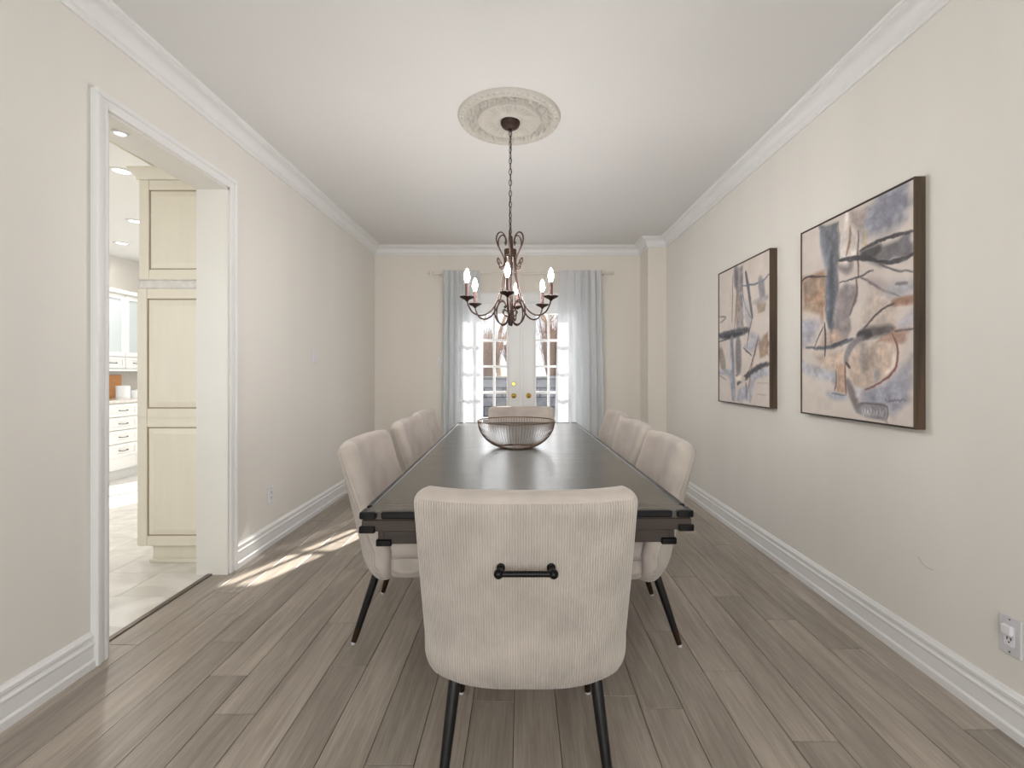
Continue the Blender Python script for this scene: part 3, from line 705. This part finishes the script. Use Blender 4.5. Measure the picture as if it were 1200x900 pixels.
# ------------------------------------------------------------------ wall plates
def plate(label, name, loc, rz, kind):
    """built facing -Y, back on y=0"""
    t = thing(name, label, 'switch' if 'switch' in name else 'outlet', loc, rz)
    pw, phh = (.036, .06) if kind != 'big' else (.036, .064)
    MB().box(-pw, pw, -.006, 0, -phh, phh, .002).build('cover_plate', 'plate_white' if kind != 'big' else 'plate_grey', t)
    if kind == 'switch':
        MB().box(-.016, .016, -.009, -.005, -.033, .033, .002).build('rocker', 'plate_white', t)
    else:
        MB().box(-.017, .017, -.008, -.005, -.034, .034, .003).build('receptacle', 'plate_white', t)
        for zz in ((-.018, .018) if kind == 'outlet' else (-.014,)):
            for xx in (-.006, .006): MB().box(xx - .0013, xx + .0013, -.009, -.0075, zz, zz + .009).build('slot', 'slot_dark', t)
            MB().lathe([(1e-4, 0), (.0026, 0), (.0026, .001), (1e-4, .001)], 10).build('ground_slot', 'slot_dark', t, loc=(0, -.008, zz - .007)).rotation_euler = (PI / 2, 0, 0)
        if kind == 'big': MB().box(-.017, .017, -.022, -.008, .004, .036, .003).build('plug_cover', 'plate_white', t)
    for zz in (-phh + .01, phh - .01): MB().lathe([(1e-4, 0), (.003, 0), (.002, .001), (1e-4, .001)], 10).build('screw', 'steel', t, loc=(0, -.006, zz)).rotation_euler = (PI / 2, 0, 0)
plate('white light switch plate on the wall left of the kitchen doorway casing and baseboard' if 0 else 'white light switch plate on the long wall past the kitchen doorway', 'light_switch', (XL, 3.99, 1.343), PI / 2, 'switch')
plate('white wall outlet low on the wall past the kitchen doorway', 'wall_outlet', (XL, 3.30, .345), PI / 2, 'outlet')
plate('pale grey wall outlet with white cover plug on the painting wall', 'wall_outlet', (XR, 1.571, .325), -PI / 2, 'big')
plate('light switch plate on the back wall beside the gathered curtain', 'light_switch', (-.962, YB, 1.335), 0, 'switch')

wr = bpy.data.objects['wall_right']
MB().tube(catmull([(XR, 1.64 * F / (x - CX), HC - (y - CY) / (x - CX) * 1.64) for x, y in ((1076, 652), (1080, 659), (1085, 664), (1093, 668))], 4), .0012, 5).build('scuff_mark', 'scuff_grey', wr)
# ------------------------------------------------------------------ paintings
def painter(width, height, base, to_uv):
    W_, H_ = int(width * 300), int(height * 300)
    yy, xx = np.mgrid[0:H_, 0:W_]; U = (xx + .5) / W_; V = (yy + .5) / H_
    img = np.ones((H_, W_, 3)) * np.array(base, float)
    def noise(s):
        g = rng.random((int(H_ / s) + 3, int(W_ / s) + 3)); a = yy / s; b = xx / s; i0 = a.astype(int); j0 = b.astype(int); fa = a - i0; fb = b - j0
        fa = fa * fa * (3 - 2 * fa); fb = fb * fb * (3 - 2 * fb)
        return g[i0, j0] * (1 - fa) * (1 - fb) + g[i0 + 1, j0] * fa * (1 - fb) + g[i0, j0 + 1] * (1 - fa) * fb + g[i0 + 1, j0 + 1] * fa * fb
    asp = height / width
    nA, nB, nC = noise(22), noise(9), noise(3.5)
    img += ((nA - .5) * 10 + (nB - .5) * 6)[..., None]
    def blend(a, c):
        nonlocal img
        v = 1 + (.22 * (nB - .5) + .14 * (nC - .5) + .18 * (nA - .5))
        c = np.array(c, float); c = c.mean() + (c - c.mean()) * .8; c = c + (205 - c) * .08
        img = img * (1 - a[..., None]) + a[..., None] * c * v[..., None]
    def poly(pts, c, alpha=.9, soft=.02):
        q = [to_uv(*p) for p in pts]; q = [(u, v * asp) for u, v in q]; X, Y = U + (nB - .5) * .022 + (nA - .5) * .03, V * asp + (nA - .5) * .05
        ins = np.zeros(U.shape, bool); dm = np.full(U.shape, 9.0)
        for i in range(len(q)):
            (x1, y1), (x2, y2) = q[i - 1], q[i]
            cnd = ((y1 > Y) != (y2 > Y)); xi = (x2 - x1) * (Y - y1) / ((y2 - y1) if abs(y2 - y1) > 1e-9 else 1e-9) + x1
            ins ^= cnd & (X < xi)
            L2 = (x2 - x1) ** 2 + (y2 - y1) ** 2 + 1e-12; t = np.clip(((X - x1) * (x2 - x1) + (Y - y1) * (y2 - y1)) / L2, 0, 1)
            dm = np.minimum(dm, np.hypot(X - x1 - t * (x2 - x1), Y - y1 - t * (y2 - y1)))
        sd_ = np.where(ins, dm, -dm); a = np.clip(sd_ / soft + .5, 0, 1) * alpha * (.85 + .3 * nA); blend(np.clip(a, 0, 1), c)
    def stroke(pts, wd, c, alpha=.9, soft=.008):
        q = [to_uv(*p) for p in pts]; q = [(p.x, p.y) for p in catmull([(u, v * asp, 0) for u, v in q], 8)]
        X, Y = U + (nC - .5) * .004 + (nA - .5) * .012, V * asp + (nC - .5) * .004 + (nB - .5) * .010; dm = np.full(U.shape, 9.0); nq = len(q) - 1
        for i in range(1, len(q)):
            (x1, y1), (x2, y2) = q[i - 1], q[i]; L2 = (x2 - x1) ** 2 + (y2 - y1) ** 2 + 1e-12
            t = np.clip(((X - x1) * (x2 - x1) + (Y - y1) * (y2 - y1)) / L2, 0, 1); dm = np.minimum(dm, np.hypot(X - x1 - t * (x2 - x1), Y - y1 - t * (y2 - y1)) + wd * .30 * (1 - math.sin(PI * min(1, max(0, (i - .5) / nq))) ** .6))
        a = np.clip((wd / 2 - dm) / soft + .5, 0, 1) * alpha * np.clip(.72 + .5 * nB, 0, 1); blend(np.clip(a, 0, 1), c)
    return W_, H_, poly, stroke, (lambda: np.clip(img, 0, 255))
def make_painting(label, yn, yf, z0, z1, origin, scale, draw, xfront):
    T = XR - xfront
    t = thing('painting', label, 'painting', (XR, (yn + yf) / 2, z0)); hw = (yf - yn) / 2; h = z1 - z0
    fb = .008
    # frame: four rails (wide flat sides, thin face); local -X points into the room
    MB().box(-T, 0, -hw, -hw + fb, 0, h, .001).build('frame_side', 'frame_wood', t); MB().box(-T, 0, hw - fb, hw, 0, h, .001).build('frame_side', 'frame_wood', t)
    MB().box(-T, 0, -hw + fb, hw - fb, h - fb, h, .001).build('frame_rail', 'frame_dark', t); MB().box(-T, 0, -hw + fb, hw - fb, 0, fb, .001).build('frame_rail', 'frame_dark', t)
    xs = XR - T + .005
    def to_uv(zx, zy):
        px = origin[0] + zx / scale; py = origin[1] + zy / scale
        Y = xs * F / (px - CX); Z = HC - (py - CY) / F * Y
        return ((yf - fb - Y) / (yf - yn - 2 * fb), (z1 - fb - Z) / (h - 2 * fb))
    cw, chh = yf - yn - 2 * fb, h - 2 * fb
    W_, H_, poly, stroke, res = painter(cw, chh, (214, 204, 197), to_uv)
    draw(poly, stroke); im = res() / 255.0
    lin = np.where(im <= .04045, im / 12.92, ((im + .055) / 1.055) ** 2.4)
    mb = MB(); mb.grid(lambda i, j: (-T + .005, hw - fb - cw * i / W_, h - fb - chh * j / H_), W_ + 1, H_ + 1)
    me = bpy.data.meshes.new('canvas'); nv = len(mb.v)
    bx = MB().box(-T + .0055, -.006, -hw + fb, hw - fb, fb, h - fb); fcs = mb.f + [tuple(i + nv for i in q) for q in bx.f]
    me.from_pydata(mb.v + bx.v, [], fcs); me.update()
    ca_ = me.color_attributes.new('paint', 'FLOAT_COLOR', 'CORNER')
    arr = np.ones((len(me.loops), 4), np.float32); arr[:, :3] = .6
    arr[:W_ * H_ * 4, :3] = np.repeat(lin.reshape(-1, 3), 4, axis=0); ca_.data.foreach_set('color', arr.ravel())
    me.materials.append(M['canvas_paint']); obj_from('canvas', me, t)
    return t
m, nt, N, L, p = newmat('canvas_paint')
at = N.new('ShaderNodeVertexColor'); at.layer_name = 'paint'; L.new(at.outputs[0], p.inputs['Base Color']); p.inputs['Roughness'].default_value = 0.7
tc = N.new('ShaderNodeTexCoord'); nz = N.new('ShaderNodeTexNoise'); nz.inputs['Scale'].default_value = 220; L.new(tc.outputs['Object'], nz.inputs['Vector'])
bp = N.new('ShaderNodeBump'); bp.inputs['Strength'].default_value = .08; bp.inputs['Distance'].default_value = .003; L.new(nz.outputs['Fac'], bp.inputs['Height']); L.new(bp.outputs[0], p.inputs['Normal'])

def draw_large(poly, stroke):
    # coordinates: enlarged detail of the photo, origin (930,200), 5.625 per pixel; B(...) = lower detail, origin y 350
    B = lambda *q: [(x, y + 843.75) for x, y in q]
    poly([(470, 250), (600, 150), (740, 90), (765, 200), (740, 330), (640, 380), (520, 440), (450, 450), (430, 330)], (142, 143, 160), .95, .07)
    stroke([(600, 330), (660, 200), (720, 110)], .10, (126, 128, 150), .6, .06)
    poly([(370, 270), (480, 230), (500, 300), (440, 400), (380, 360)], (166, 148, 140), .85, .04)
    stroke([(470, 390), (470, 490)], .045, (190, 172, 128), .8, .03)
    poly([(50, 690), (200, 650), (225, 740), (215, 900)] + B((190, 170), (170, 100), (60, 60)), (176, 134, 104), .95, .04)
    stroke([(70, 770), (140, 760), (200, 730)], .10, (150, 130, 118), .6, .05); stroke(B((80, 40), (150, 55)), .06, (214, 184, 150), .8, .03)
    poly([(300, 760), (400, 750), (412, 850)] + B((385, 90), (350, 260), (230, 300), (250, 100)), (146, 134, 136), .9, .03)
    poly(B((200, 200), (240, 200), (350, 270), (230, 320), (160, 320)), (196, 164, 142), .8, .04)
    poly([(170, 360), (285, 330), (305, 470), (295, 640), (285, 880)] + B((265, 200), (240, 220), (215, 120)) + [(215, 640), (185, 500)], (104, 108, 120), .95, .025)
    stroke([(185, 400), (200, 520), (218, 640)], .06, (136, 146, 166), .7, .03); stroke([(250, 540), (250, 700), (255, 880)] + B((235, 180)), .05, (70, 76, 88), .85, .03)
    stroke([(290, 340), (298, 480), (292, 640)], .02, (150, 140, 128), .8); stroke([(330, 400), (325, 520), (345, 590)], .07, (222, 214, 210), .9, .03)
    stroke([(385, 400), (400, 480), (395, 560)], .06, (224, 214, 206), .95, .02); stroke([(355, 290), (345, 380)], .04, (226, 216, 208), .9, .02)
    stroke([(375, 370), (368, 460), (350, 560)], .022, (150, 108, 88), .85); stroke([(425, 400), (424, 560), (424, 700)], .014, (105, 72, 66), .9)
    poly([(430, 540), (560, 475), (790, 420), (790, 545), (700, 590), (560, 612), (500, 590)], (112, 108, 114), .95, .03)
    stroke([(440, 525), (560, 465), (680, 425), (790, 398)], .022, (64, 60, 64), .95); stroke([(300, 590), (400, 580), (470, 578), (540, 590)], .035, (56, 54, 60), .95)
    stroke([(450, 560), (500, 545), (560, 510)], .07, (66, 63, 68), .85, .03); stroke([(540, 600), (640, 606), (720, 580), (790, 548)], .028, (58, 56, 62), .95)
    stroke([(560, 620), (660, 655), (790, 662)], .012, (86, 82, 92), .9); stroke([(300, 640), (360, 655), (380, 600)], .05, (110, 100, 108), .7, .03)
    stroke([(50, 745), (70, 712), (120, 698), (215, 696)], .016, (62, 54, 56), .95); stroke([(300, 740), (430, 702), (520, 655)], .012, (70, 66, 74), .9)
    stroke([(430, 700), (560, 770), (690, 825)], .016, (108, 92, 98), .85); stroke([(490, 720), (600, 760)], .05, (160, 142, 146), .5, .04)
    poly([(500, 770), (620, 800), (670, 900)] + B((665, 190), (440, 225), (465, 60)), (198, 178, 164), .8, .06)
    stroke([(620, 790), (790, 770)], .09, (172, 176, 192), .7, .06); stroke([(670, 745), (745, 742)], .02, (120, 112, 118), .8)
    stroke([(650, 885), (720, 862), (795, 840)] , .04, (170, 122, 96), .9, .02); stroke(B((655, 22), (790, 12)), .05, (166, 118, 94), .85, .02)
    stroke([(410, 720), (415, 800)] + B((395, 40), (370, 110)), .022, (112, 84, 84), .85)
    poly(B((50, 150), (180, 150), (120, 280), (50, 310)), (168, 168, 188), .8, .05)
    poly(B((60, 410), (190, 440), (280, 480), (270, 560), (150, 540), (60, 490)), (176, 177, 188), .85, .04)
    poly(B((130, 360), (350, 330), (340, 460), (220, 480)), (204, 176, 154), .8, .04)
    poly(B((285, 450), (345, 460), (348, 640), (275, 605)), (204, 164, 136), .95, .015)
    stroke(B((280, 470), (278, 560), (268, 610)), .016, (120, 92, 84), .85); stroke(B((345, 410), (342, 520), (350, 640)), .018, (122, 82, 72), .85)
    stroke(B((225, 620), (280, 645), (350, 650)), .05, (160, 166, 188), .8, .03); stroke(B((255, 625), (345, 640)), .012, (100, 104, 124), .8)
    poly(B((440, 290), (670, 285), (660, 470), (470, 590), (380, 560), (360, 430)), (204, 178, 158), .9, .03)
    stroke(B((455, 300), (460, 400), (465, 470)), .07, (152, 142, 138), .7, .04); stroke(B((520, 330), (520, 440)), .04, (176, 158, 146), .6, .03)
    poly(B((600, 220), (770, 195), (700, 285), (540, 290)), (180, 136, 114), .9, .02)
    poly(B((440, 610), (600, 560), (690, 480), (770, 350), (765, 560), (740, 690), (650, 760), (600, 720), (450, 700)), (152, 154, 174), .9, .06)
    stroke(B((540, 470), (545, 540)), .04, (150, 154, 168), .7, .03)
    stroke(B((652, 230), (684, 330), (682, 430), (652, 490), (560, 560), (470, 597)), .015, (128, 66, 56), .95); stroke(B((660, 330), (660, 430), (610, 500)), .022, (226, 208, 194), .9)
    stroke(B((430, 245), (480, 225), (560, 215), (650, 190)), .065, (84, 76, 78), .95, .03); stroke(B((430, 240), (500, 235)), .06, (58, 54, 58), .9, .02)
    stroke(B((460, 200), (560, 90), (660, 30)), .014, (74, 66, 68), .95); stroke(B((670, 215), (720, 205), (790, 195)), .012, (74, 64, 66), .9)
    stroke(B((700, 180), (750, 150), (800, 80)), .06, (170, 168, 186), .7, .04)
    stroke(B((460, 255), (390, 300), (355, 370), (348, 420)), .05, (122, 116, 122), .9, .02); stroke(B((350, 420), (372, 455)), .02, (60, 56, 62), .9)
    stroke(B((390, 265), (330, 290), (200, 325), (80, 320)), .026, (86, 92, 104), .9, .012); stroke(B((350, 270), (250, 310)), .02, (60, 64, 74), .8)
    stroke(B((195, 190), (165, 250), (135, 322)), .012, (62, 62, 70), .9); stroke(B((205, 160), (207, 280), (204, 382)), .018, (56, 60, 70), .95)
    stroke(B((355, 540), (395, 650), (430, 740)), .06, (112, 102, 106), .9, .025); stroke(B((420, 640), (430, 600)), .04, (196, 200, 206), .8, .02)
    poly(B((430, 685), (605, 705), (618, 815), (480, 790), (420, 760)), (132, 128, 136), .9, .015); stroke(B((430, 690), (605, 705), (615, 800)), .01, (90, 86, 92), .9)
    for k in range(7): stroke(B((450 + 20 * k, 720 + 8 * (k % 3)), (462 + 20 * k, 770), (476 + 20 * k, 735 + 6 * (k % 2))), .008, (196, 192, 196), .8)
    sg = [(606, 672), (612, 660), (614, 676), (630, 676), (634, 664), (642, 676), (650, 668), (658, 678), (668, 668), (676, 676), (690, 670), (700, 682), (715, 664), (742, 668)]
    stroke(B(*sg), .006, (84, 78, 92), .9)
def draw_small(poly, stroke):
    poly([(112, 150), (152, 130), (158, 300), (162, 460), (120, 470), (125, 300)], (150, 144, 146), .9, .03); stroke([(118, 160), (122, 240)], .09, (100, 98, 108), .8, .04); stroke([(148, 150), (148, 330)], .05, (120, 122, 138), .7, .03)
    stroke([(130, 290), (128, 420)], .10, (172, 140, 120), .6, .05); stroke([(104, 190), (102, 320), (100, 430)], .014, (110, 84, 74), .9); stroke([(124, 170), (126, 300), (112, 460)], .016, (118, 96, 88), .85)
    stroke([(170, 170), (188, 270), (204, 405)], .045, (84, 84, 96), .95, .015); stroke([(204, 405), (186, 480), (178, 560)], .016, (64, 62, 70), .95); stroke([(150, 200), (165, 330), (200, 410)], .014, (90, 86, 92), .8)
    stroke([(150, 242), (240, 226), (292, 180)], .018, (92, 98, 120), .9); stroke([(246, 205), (256, 290)], .10, (132, 132, 142), .85, .03); poly([(222, 335), (275, 318), (265, 368), (232, 376)], (184, 158, 132), .9, .02); stroke([(210, 330), (280, 300)], .05, (150, 146, 150), .7, .03)
    stroke([(36, 400), (70, 405), (40, 430)], .02, (120, 114, 116), .8); stroke([(170, 330), (190, 440)], .10, (160, 162, 180), .6, .05)
    stroke([(38, 500), (100, 490), (180, 468)], .085, (72, 72, 84), .95, .025); stroke([(60, 505), (150, 485)], .04, (50, 50, 60), .9, .02); stroke([(34, 530), (90, 510)], .014, (70, 70, 80), .8)
    stroke([(98, 510), (102, 650), (106, 820)], .09, (122, 128, 146), .95, .03); stroke([(132, 520), (134, 690)], .12, (112, 106, 110), .9, .04); stroke([(92, 560), (96, 700)], .04, (206, 204, 206), .8, .02)
    stroke([(200, 500), (235, 530), (170, 560)], .10, (160, 164, 186), .8, .05); stroke([(160, 560), (200, 600)], .016, (66, 64, 76), .9); poly([(236, 520), (286, 482), (292, 608), (244, 612)], (156, 124, 98), .95, .025); stroke([(262, 500), (270, 600)], .05, (184, 150, 122), .6, .03)
    stroke([(236, 500), (204, 640), (182, 790)], .03, (166, 130, 106), .9, .012); stroke([(232, 520), (200, 640), (176, 700)], .01, (84, 72, 70), .9)
    stroke([(40, 580), (58, 660)], .13, (140, 126, 116), .9, .04); stroke([(38, 690), (84, 690), (104, 760), (112, 830)], .07, (168, 174, 192), .9, .03); stroke([(36, 705), (70, 725)], .008, (100, 100, 110), .8)
    poly([(130, 770), (180, 740), (190, 830), (120, 830)], (166, 172, 192), .85, .04); stroke([(192, 830), (206, 720), (240, 690), (294, 690)], .08, (172, 178, 194), .9, .03)
    stroke([(128, 745), (200, 684), (250, 655), (296, 640)], .05, (64, 62, 68), .95, .02); stroke([(120, 700), (160, 720), (190, 705)], .03, (80, 76, 82), .85); stroke([(124, 715), (165, 722)], .06, (222, 206, 190), .9, .02)
    stroke([(170, 740), (178, 830)], .03, (120, 118, 130), .8); stroke([(230, 740), (290, 745)], .006, (150, 140, 140), .8); stroke([(225, 800), (285, 805)], .006, (150, 140, 140), .8)
make_painting('large abstract painting with blue-grey cloud, signed at its lower corner, near the outlet', 1.903, 2.683, .975, 2.003, (930, 200), 5.625, draw_large, 1.595)
make_painting('abstract painting with dark vertical and arched strokes, hung closer to the pillar', 3.007, 3.797, .975, 2.006, (835, 280), 4.39, draw_small, 1.592)

# ------------------------------------------------------------------ dining table
TH, TW, TY0, TY1 = .77, 1.052, 1.472, 4.14
TL = TY1 - TY0
tb = thing('dining_table', 'long dark wood dining table with black metal edge bars', 'table', (-.008, (TY0 + TY1) / 2, 0), math.radians(1.2))
hw, hl = TW / 2, TL / 2
MB().box(-hw + .012, hw - .012, -hl + .012, hl - .012, TH - .028, TH - .003, .002).build('table_top', 'table_top_wood', tb)
MB().box(-hw + .006, hw - .006, -hl + .006, hl - .006, TH - .062, TH - .026, .002).build('upper_apron', 'table_apron_wood', tb)
MB().box(-hw + .046, hw - .046, -hl + .046, hl - .046, TH - .116, TH - .058, .002).build('lower_apron', 'table_apron_wood', tb)
for s in (-1, 1):
    xa = s * hw
    MB().box(min(xa, xa - s * .022), max(xa, xa - s * .022), -hl + .075, hl - .075, TH - .022, TH, .004).build('edge_bar', 'table_edge', tb)
    ya = s * hl
    MB().box(-hw + .068, hw - .068, min(ya, ya - s * .022), max(ya, ya - s * .022), TH - .022, TH, .004).build('edge_bar', 'table_edge', tb)
for sx in (-1, 1):
    for sy in (-1, 1):
        def cap(ix, z0, z1, ln):
            x1 = sx * (hw - ix); y1 = sy * (hl - ix)
            m_ = MB(); m_.box(min(x1, x1 - sx * ln), max(x1, x1 - sx * ln), min(y1, y1 - sy * .020), max(y1, y1 - sy * .020), z0, z1, .003)
            m_.box(min(x1, x1 - sx * .020), max(x1, x1 - sx * .020), min(y1, y1 - sy * ln), max(y1, y1 - sy * ln), z0, z1 - .0005, .003); m_.build('corner_cap', 'table_edge', tb)
        cap(0, TH - .022, TH, .052); cap(-.001, TH - .066, TH - .044, .050); cap(.040, TH - .122, TH - .100, .050)
        MB().box(sx * (hw - .064) - .0015, sx * (hw - .064) + .0015, sy * (hl - .0455) - .001, sy * (hl - .0455) + .001, TH - .100, TH - .062).build('joint_line', 'slot_dark', tb)
for sy in (-1, 1):
    yy_ = sy * .78
    MB().box(-.19, .19, yy_ - .05, yy_ + .05, .0, .05, .006).build('trestle_foot', 'table_edge', tb)
    for sx in (-.13, .13): MB().box(sx - .035, sx + .035, yy_ - .035, yy_ + .035, .05, TH - .116, .004).build('trestle_post', 'table_apron_wood', tb)
MB().box(-.03, .03, -.745, .745, .22, .30, .004).build('stretcher', 'table_apron_wood', tb)

# ------------------------------------------------------------------ wire bowl
bw = thing('wire_bowl', 'round bronze wire bowl standing on the dining table', 'bowl', (-.030, 2.76, TH - .003))
RB, HB, rb = .226, .158, .075
bprof = []
for k in range(13):
    t = k / 12; a = t * PI / 2
    bprof.append((rb + (RB - rb) * math.sin(a) ** .9, .004 + (HB - .004) * (1 - math.cos(a)) ** .85))
MB().tube([(RB * math.cos(a), RB * math.sin(a), HB) for a in [2 * PI * k / 64 for k in range(64)]], .0032, 8, closed=True).build('rim', 'bowl_wire', bw, smooth='all')
MB().tube([(rb * math.cos(a), rb * math.sin(a), .005) for a in [2 * PI * k / 40 for k in range(40)]], .0035, 8, closed=True).build('base_ring', 'bowl_wire', bw, smooth='all')
MB().lathe([(1e-4, .001), (rb, .001), (rb, .004), (1e-4, .004)], 40).build('base_plate', 'bowl_wire', bw)
wi = MB(); NW = 84
for k in range(NW):
    a = 2 * PI * k / NW; wi.tube([(r * math.cos(a), r * math.sin(a), z) for r, z in bprof], 0.0012, 4, cap=False)
wo = wi.build('wires', 'bowl_wire', bw, fix=False); wo['kind'] = 'stuff'

# ------------------------------------------------------------------ dining chair
def cos_space(n): return [.5 - .5 * math.cos(PI * k / (n - 1)) for k in range(n)]
ZB, ZT = .297, .893
def back_mid(u, s):
    z = ZB + s * (ZT - ZB); wv = .293 + .009 * s
    R = .078; dz = z - ZB
    if dz < R: wv -= R - math.sqrt(max(0, R * R - (R - dz) ** 2))
    r = .04; dt = ZT - z
    if dt < r: wv -= r - math.sqrt(max(0, r * r - (r - dt) ** 2))
    yc = -.196 - .120 * s + .05 * max(0, (.18 - s) / .18) ** 2
    A = .055 + .115 * (1 - s) ** 1.1 * min(1, s / .25 + .15)
    return Vector((wv * u, yc + A * abs(u) ** 3.2, z))
def back_nrm(u, s):
    e = 2e-3; uu = min(max(u, -1 + e), 1 - e); ss = min(max(s, .06), .95)
    a = back_mid(uu + e, ss) - back_mid(uu - e, ss); b = back_mid(uu, ss + e) - back_mid(uu, ss - e)
    n = b.cross(a); n.normalize(); return n if n.y > 0 else -n
def make_chair():
    root = thing('dining_chair', 'x', 'chair')
    T = .082; e = .042
    def halft(u, s):
        m_ = back_mid(u, s); wv = abs(back_mid(1, s).x); d = min((1 - abs(u)) * wv, m_.z - ZB, ZT - m_.z); q = min(max(d / e, 0), 1)
        return T / 2 * math.sqrt(max(0, 1 - (1 - q) ** 2))
    nu, nv = 49, 41; us = [2 * t - 1 for t in cos_space(nu)]; ss = cos_space(nv)
    mb = MB(); P = []; fs = []
    for sd_ in (1, -1):
        for s in ss:
            for u in us: P.append(back_mid(u, s) + back_nrm(u, s) * halft(u, s) * sd_)
    n0 = nu * nv
    for b in (0, n0):
        for j in range(nv - 1):
            for i in range(nu - 1):
                q = (b + j * nu + i, b + j * nu + i + 1, b + (j + 1) * nu + i + 1, b + (j + 1) * nu + i); fs.append(q if b == 0 else q[::-1])
    mb.add(P, fs)
    me = mb.mesh('backrest', False, False)
    import bmesh
    bm = bmesh.new(); bm.from_mesh(me); bmesh.ops.remove_doubles(bm, verts=bm.verts, dist=1e-5); bmesh.ops.recalc_face_normals(bm, faces=bm.faces); bm.to_mesh(me); bm.free()
    me.polygons.foreach_set('use_smooth', [True] * len(me.polygons)); me.materials.append(M['velvet'])
    br = obj_from('backrest', me, root)
    # ribbed corduroy panel covering the rear
    mb = MB(); nu, nv = 57, 41; us = [2 * t - 1 for t in cos_space(nu)]; ss = cos_space(nv)
    def rear(i, j):
        u = us[i] * .962; s = .010 + ss[j] * (.975 - .010)
        ed = min((1 - abs(us[i])) / .05, ss[j] / .04, (1 - ss[j]) / .04, 1); 
        return back_mid(u, s) - back_nrm(u, s) * (halft(u, s) - .006 + .010 * math.sqrt(max(0, 1 - (1 - ed) ** 2)))
    mb.grid(rear, nu, nv); mb.build('back_panel', 'corduroy', root, smooth='all')
    # seat
    def ring(ins, z, n=48, ex=4.5):
        o = []
        for k in range(n):
            a = 2 * PI * k / n; c, s_ = math.cos(a), math.sin(a)
            ex = 4.5 if s_ >= 0 else 3.2; rr = 1 / (abs(c) ** ex + abs(s_) ** ex) ** (1 / ex)
            front = 1 - .04 * max(0, s_)
            o.append((c * rr * (.277 - ins) * front, s_ * rr * ((.222 if s_ >= 0 else .200) - ins), z))
        return o
    def rings(lst, name, mt):
        mb = MB(); n = 48; P = []; fs = []
        for ins, z in lst: P += ring(ins, z)
        for q in range(len(lst) - 1):
            for k in range(n): fs.append((q * n + k, q * n + (k + 1) % n, (q + 1) * n + (k + 1) % n, (q + 1) * n + k))
        fs.append(tuple(range(n))[::-1]); fs.append(tuple((len(lst) - 1) * n + k for k in range(n))); mb.add(P, fs); return mb.build(name, mt, root, smooth='all')
    rings([(.16, .293), (.05, .293), (.024, .298), (.006, .316), (.0, .340), (.0, .388), (.006, .394), (.1, .394)], 'seat_base', 'corduroy')
    rings([(.1, .392), (.006, .394), (-.004, .402), (-.006, .43), (.0, .452), (.014, .470), (.04, .481), (.10, .488), (.18, .490)], 'seat', 'velvet')
    for sx in (-1, 1):
        for (y0, y1) in ((-.150, -.255), (.150, .215)):
            p0 = Vector((sx * .205, y0, .335)); p1 = Vector((sx * .238, y1, 0.006)); pf = p0.lerp(p1, .80)
            lg = MB().tube([p0, p0.lerp(p1, .4), pf], [.0190, .0172, .0142], 14).build('leg', 'black_leg', root, smooth=40)
            MB().tube([p0.lerp(p1, .795), p0.lerp(p1, .985)], [.0148, .0118], 14).build('ferrule', 'ferrule', lg, smooth=40)
            MB().tube([p0.lerp(p1, .98), p1, p1 - Vector((0, 0, .006))], [.010, .010, .010], 10).build('glide', 'glide', lg, smooth=40)
    # bar handle on the rear
    u0 = .235; s0 = (.705 - ZB) / (ZT - ZB)
    pts = [back_mid(s * u0, s0) - back_nrm(s * u0, s0) * (T / 2 + .003) for s in (-1, 1)]
    h = MB(); yb = min(p.y for p in pts) - .038; zb = pts[0].z - .003; xs_ = .066
    h.tube([(-xs_ - .004, yb, zb), (xs_ + .004, yb, zb)], .0078, 12)
    hd = h.build('bar_handle', 'black_metal', root, smooth=40)
    for s in (-1, 1):
        MB().sphere((s * (xs_ + .004), yb, zb), .0128, 14, 9).build('ball_end', 'black_metal', hd, smooth='all')
        MB().tube([(s * xs_, pts[0].y + .004, pts[0].z), (s * xs_, pts[0].y - .006, pts[0].z), (s * xs_, pts[0].y - .008, pts[0].z), (s * xs_, yb, zb)], [.0115, .0115, .007, .007], 12).build('mount_post', 'black_metal', hd, smooth=40)
    return root
proto = make_chair()
SL, SR = -.462, .435
spots = [(.012, 1.552, 0, 'cream corduroy dining chair at the table end, its black bar handle in full view'),
         (.000, 4.095, PI, 'cream dining chair at the table end before the French doors'),
         (SL - .035, 2.33, -PI / 2 + .02, 'cream dining chair on the kitchen-doorway side of the table, farthest from the French doors'),
         (SL - .03, 3.16, -PI / 2, 'cream dining chair on the kitchen-doorway side of the table, middle of three'),
         (SL - .055, 3.82, -PI / 2, 'cream dining chair on the kitchen-doorway side of the table, closest to the French doors'),
         (SR + .012, 2.31, PI / 2 - .02, 'cream dining chair on the painting side of the table, farthest from the French doors'),
         (SR + .022, 2.98, PI / 2, 'cream dining chair on the painting side of the table, middle of three'),
         (SR + .05, 3.72, PI / 2, 'cream dining chair on the painting side of the table, closest to the French doors')]
for i, (x, y, rz, lab) in enumerate(spots):
    c = proto if i == 0 else copy_tree(proto, None, () if i < 2 else ('bar_handle',))
    c.location = (x, y, 0); c.rotation_euler = (0, 0, rz); c['label'] = lab; c['group'] = 'matching cream dining chairs'
